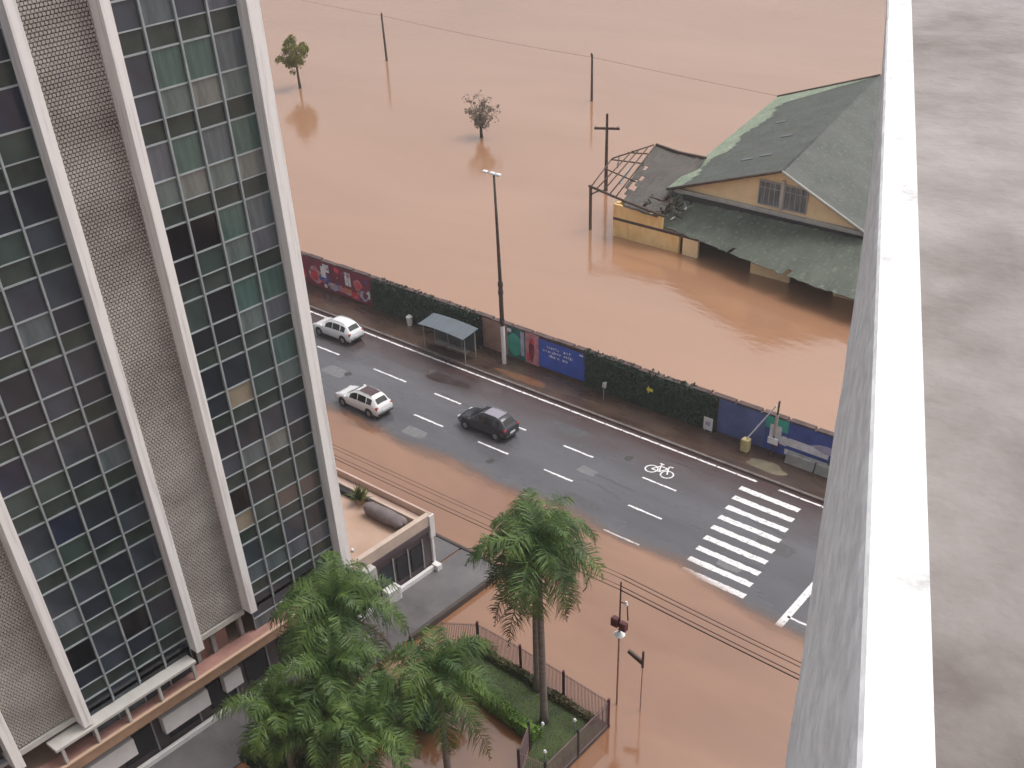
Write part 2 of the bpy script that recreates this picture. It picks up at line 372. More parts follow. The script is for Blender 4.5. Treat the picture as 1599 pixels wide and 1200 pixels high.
for a, b in zip(xl, yl): strip(mk, a, a + 4.35, b - .23, b + .23, rag=.03)
mk.build('zebra_crossing', M['paint'], kind='structure')
mk = MB()
mk.poly([(-20.6, 44.2, .006), (-20.15, 44.2, .006), (-20.6, 52, .006), (-21.05, 52, .006)]); strip(mk, -20.4, -17, 45.15, 45.3)
mk.build('stop_line', M['paint'], kind='structure')
# bicycle symbol painted on the road
mk = MB()
def ring(cx, cy, r, wd, n=20):
    vs = []
    for i in range(n):
        t = 2 * PI * i / n; vs += [(cx + r * math.cos(t), cy + r * math.sin(t), .006), (cx + (r - wd) * math.cos(t), cy + (r - wd) * math.sin(t), .006)]
    mk.add(vs, [(2 * i, (2 * i + 2) % (2 * n), (2 * i + 3) % (2 * n), 2 * i + 1) for i in range(n)])
def bar(a, b, wd=.07, z=.0065):
    d = Vector((b[0] - a[0], b[1] - a[1], 0)).normalized(); nrm = Vector((-d.y, d.x, 0)) * wd
    mk.poly([(a[0] + nrm.x, a[1] + nrm.y, z), (a[0] - nrm.x, a[1] - nrm.y, z), (b[0] - nrm.x, b[1] - nrm.y, z), (b[0] + nrm.x, b[1] + nrm.y, z)])
bx, by = -34.7, 53.25
ring(bx - .62, by, .48, .1); ring(bx + .62, by, .48, .1)
zz = .0065
for a, b in (((-.62, 0), (-.3, .62)), ((-.3, .62), (.3, .62)), ((.62, 0), (.3, .62)), ((-.62, 0), (0, .0)), ((0, 0), (.3, .62)), ((0, 0), (-.3, .62)), ((.3, .62), (.22, .9)), ((.22, .9), (.5, .95)), ((-.3, .62), (-.36, .88)), ((-.55, .9), (-.2, .88))):
    zz += .0004; bar((bx + a[0], by + a[1]), (bx + b[0], by + b[1]), .05, zz)
mk.build('bicycle_road_symbol', M['paint'], kind='structure')
# puddles
def puddle(cx, cy, a, b, rz, name, m, z=.0045):
    n = 28; vs = []
    ph = [random.uniform(0, 6) for _ in range(3)]
    for i in range(n):
        t = 2 * PI * i / n; r = 1 + .13 * math.sin(2 * t + ph[0]) + .1 * math.sin(3 * t + ph[1]) + .07 * math.sin(5 * t + ph[2])
        u, v = a * r * math.cos(t), b * r * math.sin(t)
        vs.append((cx + u * math.cos(rz) - v * math.sin(rz), cy + u * math.sin(rz) + v * math.cos(rz), z))
    MB().poly(vs).build(name, m, kind='structure')
RP = random.Random(12)
PT = [mat('asphalt_patch_dark', (.085, .08, .085), .5, var=.2, scale=3, bump=.2), mat('asphalt_patch_light', (.17, .165, .17), .6, var=.2, scale=3, bump=.2)]
for q, (x_, y_, a_, b_) in enumerate(((-43, 53.9, 1.6, .5), (-63, 49.9, 1.1, .6), (-36.8, 47.3, 1.3, .45), (-51.5, 47.0, .9, .5), (-24.3, 50.5, 1.2, .6), (-38.5, 50.4, .7, .35), (-71, 51.0, 1.5, .4), (-25.5, 47.2, .8, .3))):
    vs_ = [(x_ + sx * a_ + RP.uniform(-.1, .1), y_ + sy * b_ + RP.uniform(-.05, .05), .0025 + q * .0001) for sx, sy in ((-1, -1), (0, -1.05), (1, -1), (1.03, 0), (1, 1), (0, .95), (-1, 1))]
    MB().poly(vs_).build('asphalt_patch', PT[q % 2], kind='structure')
CR_ = mat('crack_sealant', (.045, .042, .045), .4)
for q in range(9):
    x_, y_ = RP.uniform(-70, -22), RP.uniform(46.5, 55.5); cm = MB(); L_ = RP.uniform(2, 7); n_ = 14; vs_ = []
    ang = RP.choice((0, 0, 1.4)) + RP.uniform(-.15, .15); yy_ = 0
    for i_ in range(n_ + 1):
        yy_ += RP.uniform(-.09, .09); u_ = L_ * (.35 if ang > 1 else 1) * i_ / n_; w_ = RP.uniform(.012, .035)
        for sg in (-1, 1): vs_.append((x_ + u_ * math.cos(ang) - (yy_ + sg * w_) * math.sin(ang), y_ + u_ * math.sin(ang) + (yy_ + sg * w_) * math.cos(ang), .0038))
    cm.add(vs_, [(2 * i_, 2 * i_ + 2, 2 * i_ + 3, 2 * i_ + 1) for i_ in range(n_)]); cm.build('road_crack', CR_, kind='structure')
for x_, y_, l_ in ((-61.9, 50.2, 'round iron manhole cover in the lane between the two white cars'), (-37.3, 53.4, 'round iron manhole cover left of the painted bicycle'), (-44.6, 47.4, 'round iron manhole cover close to the muddy water edge')):
    cm = MB(); cm.tube((x_, y_, .001), (x_, y_, .009), .32, .31, 20, smooth=False)
    for k_ in range(-2, 3): cm.box(x_ - .2, x_ + .2, y_ + k_ * .09 - .015, y_ + k_ * .09 + .015, .009, .014)
    cm.build('manhole_cover', mat('iron_cover', (.06, .055, .055), .5, var=.3, scale=6), label=l_, cat='manhole cover', group='manhole covers', org=(x_, y_, 0))
PM = mat('puddle_film', (.06, .045, .045), .07, var=.2, scale=.8)
puddle(-55.3, 54.2, 2.6, .62, -.02, 'puddle', PM)
puddle(-29.3, 57.9, 1.6, .55, 0, 'puddle', mat('muddy_puddle', (.2, .17, .12), .15, var=.2, scale=1), .135)
puddle(-50.4, 57.6, 2.2, .5, 0, 'puddle', mat('brown_puddle', (.17, .085, .05), .15, var=.2, scale=1), .135)

# ================================================================ FLOOD WALL
WT = 2.75
fw = thing('flood_wall', 'long painted concrete flood wall between the wet avenue and the brown river', 'wall', (-55, 59.9, 0))
def P(o): return o
def wpart(mb, name, m=None, parent=None, label=None):
    par = parent or fw; loc = (-55, 59.9, 0) if par == fw else None
    o = mb.build(name, m, None, label); o.parent = par
    if loc:
        for v in o.data.vertices: v.co -= Vector(loc)
    return o
wm = MB(); x = -260
wm.box(-260, 140, 59.75, 60.1, -.5, WT); 
for k in range(0, 200): wm.box(-259 + 2 * k, -257.2 + 2 * k, 59.7, 60.14, WT - .003, WT + random.choice((.06, .09, .12)))
wpart(wm, 'wall', M['wallconc'])
def panel(x0, x1, z0, z1, m, name, y=59.74, t=.025, label=None):
    return wpart(MB().box(x0, x1, y - t, y, z0, z1), name, m, label=label)
YF = 59.715
def blobs(lst, name, label, base_mat, x0, x1, z0=.2, z1=2.72):
    mb = MB(); mb.use(base_mat).box(x0, x1, YF, 59.748, z0, z1)
    yy = YF
    for (cx, cz, rx, rz, m, sh) in lst:
        yy -= .0025; mb.use(m)
        n = 4 if sh == 'q' else 14
        pts = []
        for i in range(n):
            t = 2 * PI * i / n + (PI / 4 if n == 4 else 0); k = 1.4 if n == 4 else random.uniform(.85, 1.12)
            pts.append((min(x1, max(x0, cx + rx * k * math.cos(t))), yy, min(z1, max(z0, cz + rz * k * math.sin(t)))))
        mb.poly(pts)
    return wpart(mb, name, None, label=label)
R = random.Random(3)
ms = [M['red'], M['palew'], M['pinkc'], M['mblue'], M['lilac'], M['maroon'], M['orange'], M['red']]
lst = [(-76.2, 1.3, .9, .75, M['pinkc'], 'o'), (-76.3, 1.2, .55, .5, M['red'], 'o'), (-74.9, 1.2, .75, .5, M['mblue'], 'o'), (-74.6, 2.2, .4, .35, M['palew'], 'q'), (-75.0, 1.8, .32, .5, M['palew'], 'q'),
       (-73.4, 1.35, .8, .4, M['maroon'], 'q'), (-73.2, 2.1, .6, .5, M['maroon'], 'o'), (-73.2, 2.35, .35, .25, M['red'], 'o'), (-73.8, .75, .7, .35, M['lilac'], 'o'), (-72.7, .8, .45, .3, M['pinkc'], 'q'),
       (-72.0, 1.9, .2, .6, M['palew'], 'q'), (-71.6, 1.9, .15, .6, M['palew'], 'q'), (-71.9, .75, .45, .3, M['orange'], 'q'), (-71.0, .6, .5, .3, M['red'], 'q'), (-70.6, 1.7, .55, .5, M['pinkc'], 'o'), (-70.5, 1.65, .32, .35, M['red'], 'o'),
       (-69.9, .9, .55, .45, M['lilac'], 'o'), (-69.8, .95, .25, .3, M['maroon'], 'o'), (-69.3, 1.1, .22, .4, M['palew'], 'o')]
for k in range(8): lst.append((-78 - k * 1.7, 1.3 + R.uniform(-.3, .3), .7, .6, ms[k], 'o'))
for k in range(26): lst.append((R.uniform(-77, -69.2), R.uniform(.5, 2.4), R.uniform(.08, .2), R.uniform(.06, .16), R.choice(ms), R.choice('oq')))
blobs(lst, 'red_mural', 'maroon painted section with red, white and blue graffiti lettering shapes', M['maroon'], -92, -68.8)
panel(-56.2, -53.6, .25, 2.7, M['beigew'], 'beige_panel')
blobs([(-52.9, 1.35, .75, 1.0, M['teal'], 'o'), (-53.5, 2.4, .3, .15, M['palew'], 'q'), (-52.1, 1.6, .18, 1.0, M['lilac'], 'q')], 'teal_mural', 'painted section with a teal disc', mat('dark_teal', (.04, .14, .13), .6, var=.2), -53.6, -51.8)
blobs([(-51.2, 1.3, .3, .95, M['maroon'], 'o'), (-50.75, 1.4, .12, .9, M['pinkc'], 'q'), (-51.5, .7, .2, .3, M['red'], 'o'), (-51.1, 2.1, .25, .2, M['red'], 'o')], 'pink_mural', 'painted pink and red section', M['pinkc'], -51.8, -50.45)
# blue banner with three short rows of white lettering too blurred to read
bn = MB(); bn.use(M['banner']).box(-50.42, -45.95, 59.66, 59.70, .35, 2.55)
bn.use(M['palew'])
for row, (xa, xb) in enumerate(((-49.9, -47.1), (-50.0, -47.0), (-49.4, -47.7))):
    xx = xa; zc = 2.12 - .34 * row
    while xx < xb:
        wl = R.choice((.14, .2, .1, .17))
        if R.random() < .8:
            bn.box(xx, xx + .035, 59.652, 59.658, zc - .09, zc + .09)
            bn.box(xx + .035, xx + wl * .75, 59.652, 59.658, zc + R.choice((-.09, -.01, .06)), zc + R.choice((-.06, .02, .09)) + .04)
        xx += wl + .03
bn.box(-46.5, -46.15, 59.652, 59.658, 2.3, 2.42)
tag(wpart(bn, 'banner', None, label='blue banner with three rows of small white writing'))
blobs([], 'blue_paint_section', 'plain blue painted section', M['blue'], -34.4, -30.7)
blobs([(-29.9, 2.3, .9, .45, M['teal'], 'q'), (-29.9, 1.7, .45, .5, M['palew'], 'q'), (-29.2, 1.25, .5, .35, M['palew'], 'o'), (-27.4, 1.3, 1.5, .3, M['palew'], 'q'), (-25.9, 1.65, 1.3, .3, M['lilac'], 'o'), (-24.2, 1.3, 1.2, .6, M['palew'], 'o'), (-27.2, .55, 1.9, .2, M['palew'], 'q'), (-25.5, .8, .5, .2, mat('slate', (.08, .1, .12), .6), 'o'), (-29.9, .9, .4, .25, M['maroon'], 'o')],
      'blue_mural', 'deep blue painted section with long pale grey and white shapes', M['blue2'], -30.7, -6)

def leaf_cloud(mb, n, fn, s0, s1, flat=0.0):
    for _ in range(n):
        c, nrm = fn(); s = random.uniform(s0, s1)
        d = Vector((random.gauss(0, 1), random.gauss(0, 1), random.gauss(0, 1)))
        if nrm is not None: d = d * (1 - flat) + Vector(nrm) * flat * 2
        d.normalize(); a = d.orthogonal().normalized()
        a = (Matrix.Rotation(random.uniform(0, 6.28), 3, d) @ a); b = d.cross(a)
        mb.add([c - a * s, c - b * s * .45, c + a * s, c + b * s * .45], [(0, 1, 2, 3)])
def ivy(x0, x1, n, label):
    mb = MB(); mb.use(M['ivy'])
    mb.box(x0 + .1, x1 - .1, 59.62, 59.745, .15, WT - .1)
    top = [random.uniform(-.1, .22) for _ in range(200)]
    def fn():
        x = random.uniform(x0, x1); z = random.uniform(.1, WT + .05 + top[int((x - x0) * 5) % 200])
        return Vector((x, 59.62 - random.random() ** 2 * .16 if z < WT else random.uniform(59.5, 60.1), z)), (0, -1, .4)
    leaf_cloud(mb, n, fn, .07, .16, .5)
    mb.build('climbing_ivy', None, label=label, cat='climbing plant', group='dark climbers covering the flood wall', org=((x0 + x1) / 2, 59.6, 0))
ivy(-68.8, -56.3, 9000, 'dark green climber on the flood wall behind the bus shelter')
ivy(-45.9, -34.5, 8500, 'dark green climber on the flood wall between the two blue wall sections')

# ================================================================ OFFICE TOWER
XF = -39.2
tw = thing('office_tower', 'tall curtain wall office tower with white vertical fins and a beige lattice strip', 'office building', (-47, 10, 0))
TO = Vector((-47, 10, 0))
def tp(mb, name, m=None, parent=None, label=None, org=None):
    o = mb.build(name, m, None, label)
    if parent is None:
        for v in o.data.vertices: v.co -= TO
        o.parent = tw
    else:
        o.parent = parent
    return o
ZT = 55.0
tp(MB().box(-56, XF - .35, -20, 29.3, 5.1, ZT), 'core_wall', M['podium'])
tp(MB().box(-55, XF - 1.6, -19, 28.6, 3.9, 5.1), 'recessed_base', M['dark'])  # shade of the open recess painted as near-black colour
for (y0, y1, zb) in ((29.02, 29.63, 3.93), (22.92, 23.32, 5.4), (19.52, 19.96, 5.15), (13.2, 13.64, 5.0), (9.8, 10.24, 5.0), (3.5, 3.94, 5.0)):
    mb = MB(); mb.box(XF - .34, -38.56, y0, y1, zb, ZT + .4)
    if y0 < 29:   # tapered foot like the photo
        pass
    tp(mb, 'fin', M['fin'])
def bay_glass(ya, yb, n, zlist):
    step = (yb - ya) / n
    for i in range(1, n):
        tp(MB().box(XF - .1, XF + .12, ya + i * step - .04, ya + i * step + .04, 5.1, ZT), 'mullion', M['mullion'])
    sp = MB().box(XF - .3, XF - .02, ya, yb, 5.12, ZT)
    return step
tp(MB().box(-56, XF - .3, 29.3, 29.31, 5.2, ZT), 'end_wall', M['conc'])
floors = [5.82 + 3.08 * k for k in range(0, 12)]
# spandrels: one strip per storey and bay
for (ya, yb) in ((23.32, 29.02), (13.64, 19.52), (3.94, 9.8)):
    for z in floors:
        mb = MB().use(M['spandrel']).box(XF - .3, XF, ya, yb, z, z + .76)
        tp(mb, 'spandrel')
    tp(MB().box(XF - .3, XF - .01, ya, yb, floors[-1] + .77, ZT), 'upper_cladding', M['podium'])
    tp(MB().box(XF - .3, XF + .02, ya, yb, 5.1, 5.3), 'base_beam', M['mullion'])
# windows: frame with an upper and a lower pane
def window_protos(wd):
    fr = frame_mb([0, .03, wd - .03, wd], [-2.33, -2.29, -1.37, -1.31, -.03, .03], lambda i, j: i != 1 or j % 2 == 0, 0, .07)
    me = fr.build('window', M['mullion'])
    a = MB().box(-.02, .02, .03, wd - .03, -1.31, -.03).build('pane', PANES[0]); a.parent = me
    b = MB().box(-.02, .02, .03, wd - .03, -2.29, -1.37).build('pane', PANES[0]); b.parent = me
    return me, a, b
# photo colours of the right bay, rows from the top; letters index PANES
rows_right = {  # (floor index): big panes l->r, small panes l->r
    11: ('2222', '9999'), 10: ('9996', '9996'), 9: ('8810', '1216'), 8: ('1332', '1494'), 7: ('6323', '4949'), 6: ('5532', '5746'), 5: ('7533', '5546'),
    4: ('0073', '0b74'), 3: ('0011', '1290'), 2: ('5077', 'b7aa'), 1: ('1710', '2266'), 0: ('1111', '2222')}
rr = random.Random(11)
first = {}
for (ya, yb, n, nm) in ((23.32, 29.02, 4, 'r'), (13.64, 19.52, 4, 'l')):
    step = (yb - ya) / n
    me0, a0, b0 = window_protos(step)
    usedp = False
    for fi, z in enumerate(floors):
        if nm == 'l' and fi > 11: continue
        for c in range(n):
            if not usedp: fr, a, b = me0, a0, b0; usedp = True
            else:
                fr = me0.copy(); a = a0.copy(); b = b0.copy()
                for o in (fr, a, b): C.objects.link(o)
                a.parent = fr; b.parent = fr
            fr.location = Vector((XF, ya + c * step, z)) - TO; fr.parent = tw
            if nm == 'r':
                big, sm = rows_right[fi]; ia = int(big[c], 16) % 12; ib = int(sm[c], 16) % 12
            else: ia = rr.choice((0, 1, 7, 0, 1, 8, 5)); ib = rr.choice((0, 1, 7, 1, 0, 7, 2))
            for o, i in ((a, ia), (b, ib)):
                o.material_slots[0].link = 'OBJECT'; o.material_slots[0].material = PANES[i]
    for i in range(1, n):
        tp(MB().box(XF - .1, XF + .13, ya + i * step - .042, ya + i * step + .042, 5.1, ZT), 'mullion', M['mullion'])
# lattice screens (between fins), staggered blocks in front of dark backing
for (ya, yb) in ((19.96, 22.92), (10.24, 13.2)):
    tp(MB().box(XF - .33, XF - .26, ya, yb, 5.1, ZT), 'screen_backing', M['screenback'])
    mb = MB(); cw, ch = .155, .135; r = 0; z = 5.5
    while z < 46:
        y = ya + (0 if r % 2 else cw / 2)
        while y < yb - .02:
            a, b = y, min(yb, y + cw * .74)
            x1 = XF - .05
            mb.add([(x1, a, z), (x1, b, z), (x1, b, z + ch * .7), (x1, a, z + ch * .7), (XF - .26, a, z), (XF - .26, b, z), (XF - .26, b, z + ch * .7), (XF - .26, a, z + ch * .7)],
                   [(0, 1, 2, 3), (4, 0, 3, 7), (1, 5, 6, 2), (3, 2, 6, 7)])
            y += cw
        z += ch; r += 1
    for k in range(int((yb - ya) / .155) + 1): mb.box(XF - .18, XF - .1, ya + k * .155 - .02, ya + k * .155 + .02, 5.4, 46)
    tp(mb, 'lattice_screen', M['screen'])
    for z in floors: tp(MB().box(XF - .255, XF - .19, ya, yb, z + .1, z + .55), 'slab_edge', M['screen'])
    mb = MB(); mb.box(XF - .3, XF + .02, ya, yb, 5.1, 5.38)
    tp(mb, 'base_beam', M['paneloff'])

# ================================================================ PODIUM (low wing)
pd = thing('low_wing', 'low two storey wing with pinkish roof terrace around the tower foot', 'building', (-45, 15, 0)); PO = Vector((-45, 15, 0))
def pp(mb, name, m=None, label=None, bevel=0):
    o = mb.build(name, m, None, label, bevel=bevel)
    for v in o.data.vertices: v.co -= PO
    o.parent = pd; return o
pp(MB().box(-80, XF - .1, -20, 36.2, 0, 3.2), 'wall', M['podium'])
pp(MB().box(-80, XF - .15, -20, 36.1, 3.2, 3.45), 'roof_terrace', M['terrace'])
mb = MB(); mb.box(-80, XF - .02, 35.35, 35.52, 3.45, 3.88); pp(mb, 'inner_parapet', M['parapet'], bevel=.02)
mb = MB(); mb.box(-80, XF + .02, 36.28, 36.42, 3.2, 3.92); mb.box(-80, XF - .2, 35.6, 36.2, 3.451, 3.5); pp(mb, 'outer_parapet', mat('pink_parapet', (.5, .36, .30), .7, var=.1, scale=1))
mb = MB(); mb.box(XF - .32, XF + .02, 29.7, 36.28, 3.2, 3.9); pp(mb, 'side_parapet', M['parapet'])
mb = MB(); mb.box(XF - .2, XF + .1, 36.1, 36.52, 2.3, 3.86); mb.box(XF - .12, XF + .03, 36.2, 36.4, 0, 2.3); pp(mb, 'corner_pillar', M['white'], bevel=.03)
mb = MB(); mb.box(XF - .02, XF + .08, -8, 36.2, 2.85, 3.2); pp(mb, 'wall_band', M['podium'])
# windows along the side wall
for y0, y1 in ((30.6, 31.7), (32.1, 33.0), (33.35, 34.2), (34.5, 35.4), (26.5, 27.6), (24.4, 25.6), (22.2, 23.6), (19.8, 21.4), (17.2, 19.0), (14.6, 16.4), (12.2, 14)):
    f = pp(MB().box(XF - .1, XF - .03, y0, y1, .75, 2.3), 'window', PANES[5 if y0 < 32 or y0 > 33 else 0])
    g = MB(); g.box(XF - .03, XF + .03, y1, y1 + .08, .5, 2.6); g.build('window_post', M['conc']).parent = f
    f.children[0].data.transform(Matrix.Translation(-PO))
# projecting tan canopy along the wing further back
mb = MB(); mb.use(M['tan']).box(XF, -38.45, -8, 27.5, 3.2, 3.72); mb.use(mat('ledge_edge', (.55, .38, .27), .6)).box(-38.6, -38.42, -8, 27.4, 3.721, 3.79); pp(mb, 'tan_canopy')
mb = MB(); mb.use(M['pink']).box(XF - .2, -38.62, -8, 27.3, 3.725, 3.76); pp(mb, 'canopy_floor')
mb = MB(); mb.box(XF - 1.4, XF - .6, 20.3, 22.0, 3.45, 4.9); pp(mb, 'pink_pier', M['pink'])
for y in (22.6, 20.9, 19.9, 18.1, 16.2, 14.2): pp(MB().box(XF - .5, XF - .25, y, y + .22, 3.46, 5.1), 'stub_column', M['conc'])
# off-white panels below the canopy
for y0, y1 in ((16.85, 19.6), (20.6, 21.7), (12.4, 15.2)):
    pp(MB().box(XF + .02, XF + .4, y0, y1, 1.5, 2.55), 'white_awning_panel', M['white'], bevel=.02)
# white plinth at the foot of the wall with its bigger blocks
mb = MB(); mb.box(XF, XF + .22, -8, 36.0, .1, .42); mb.box(XF, XF + .5, 36.0, 36.4, .1, .5); pp(mb, 'white_plinth', M['white'], bevel=.02)
def box_unit(name, label, cat, x0, x1, y0, y1, z0, z1, m, group=None):
    o = ((x0 + x1) / 2, (y0 + y1) / 2, z0)
    t = thing(name, label, cat, o, 0, group)
    b = MB(); b.box(x0 - o[0], x1 - o[0], y0 - o[1], y1 - o[1], 0, z1 - z0); b.build('casing', m, t, bevel=.03)
    g = MB(); n = 7
    for i in range(n):
        z = (z1 - z0) * (i + .8) / (n + .8); g.box(x1 - o[0], x1 - o[0] + .015, (y0 - o[1]) * .8, (y1 - o[1]) * .8, z - .02, z + .02)
    g.build('grille', M['conc'], t); return t
box_unit('cabinet', 'white boxy cabinet at the foot of the low wing beside the plinth', 'cabinet', XF + .02, XF + .62, 31.9, 32.9, .11, 1.05, M['white'])
box_unit('air_conditioner', 'grey white slatted unit on the low wing wall near the foot of the corner fin', 'air conditioner', XF + .09, XF + .6, 29.6, 31.3, 2.35, 3.35, M['paneloff'])
# pale duct by the fin foot
mb = MB(); mb.path([(-39.6, 28.0, 4.1), (-39.3, 28.5, 4.35), (-39.0, 28.7, 3.9), (-38.7, 29.0, 3.75), (-38.45, 28.7, 3.5), (-38.3, 28.2, 3.4)], .14, 8); mb.path([(-38.7, 29.0, 3.75), (-38.3, 29.2, 3.3), (-38.2, 29.1, 3.0)], .1, 8)
mb.build('drain_pipe', M['paneloff'], label='bent pale pipe at the foot of the corner fin above the palm', cat='pipe', org=(-39, 28.5, 3.5))
# white bench-like frame on the wing roof under the left bay
t = thing('roof_frame', 'long white slab shelf on legs on the wing roof below the left windows', 'shelf', (-38.9, 16.2, 3.76))
MB().box(-.45, .42, -4.6, 3.1, .95, 1.12).build('slab', M['paneloff'], t, bevel=.02)
for y in (-4.3, -2.6, -.9, .9, 2.9): MB().box(.25, .4, y - .07, y + .07, 0, .95).build('leg', M['paneloff'], t)
# grey covered roll, plants and small person-sized post on the terrace
mb = MB(); N = 16; vs = []; fs = []
for k, (x, r) in enumerate(((-42.75, .05), (-42.7, .36), (-42.5, .46), (-41.7, .47), (-41.0, .5), (-40.4, .44), (-39.95, .44), (-39.72, .34), (-39.68, .05))):
    for i in range(N):
        a = 2 * PI * i / N; vs.append((x + .04 * math.sin(i), 34.62 + r * math.cos(a) * (1 + .05 * math.sin(3 * a + k)), 3.88 + r * .82 * math.sin(a)))
for k in range(8):
    for i in range(N): fs.append((k * N + i, k * N + (i + 1) % N, (k + 1) * N + (i + 1) % N, (k + 1) * N + i))
mb.add(vs, fs, True); mb.build('covered_roll', M['greyroll'], label='long grey tarpaulin covered roll lying on the pink roof terrace', cat='tarpaulin', org=(-41.2, 34.6, 3.45))
mb = MB(); mb.box(-52, -43.9, 35.0, 35.3, 3.45, 3.75); mb.build('planter_trough', M['dark'], label='long dark trough against the terrace parapet beside the corner fin', cat='planter', org=(-48, 35.1, 3.45))
t = thing('potted_shrub', 'small spiky green shrub on the roof terrace beside the grey roll', 'plant', (-43.75, 35.0, 3.45))
MB().tube((0, 0, 0), (0, 0, .35), .2, .26, 12).build('pot', M['tan'], t)
mb = MB()
for k in range(90):
    a = random.uniform(0, 6.28); e = random.uniform(.3, 1.5); L_ = random.uniform(.5, 1.1)
    d = Vector((math.cos(a) * math.cos(e), math.sin(a) * math.cos(e), math.sin(e))); s_ = Vector((-math.sin(a), math.cos(a), 0)) * .05
    b_ = Vector((0, 0, .35)); q = b_ + d * L_ * .6; r_ = b_ + d * L_ + Vector((0, 0, -.12))
    mb.add([b_ - s_, b_ + s_, q + s_, q - s_, r_], [(0, 1, 2, 3), (3, 2, 4)])
mb.build('leaves', leaf_mat('olive_leaf', (.07, .08, .015), (.14, .15, .03)), t)
t = thing('vent_pipe', 'short dark vent pipe standing on the terrace between shrub and roll', 'vent', (-43.1, 35.05, 3.45))
MB().tube((0, 0, 0), (0, 0, .55), .09, .09, 10).build('pipe', M['black'], t); MB().tube((0, 0, .55), (0, 0, .62), .14, .08, 10).build('cap', M['black'], t)
t = thing('roof_lamp', 'tiny pale lamp on the terrace floor next to the corner fin', 'lamp', (-40.6, 31.4, 3.45))
MB().tube((0, 0, 0), (0, 0, .12), .12, .08, 10).build('base', M['alu'], t); MB().tube((0, 0, .12), (0, 0, .2), .1, .03, 10).build('lens', M['lamp'], t)

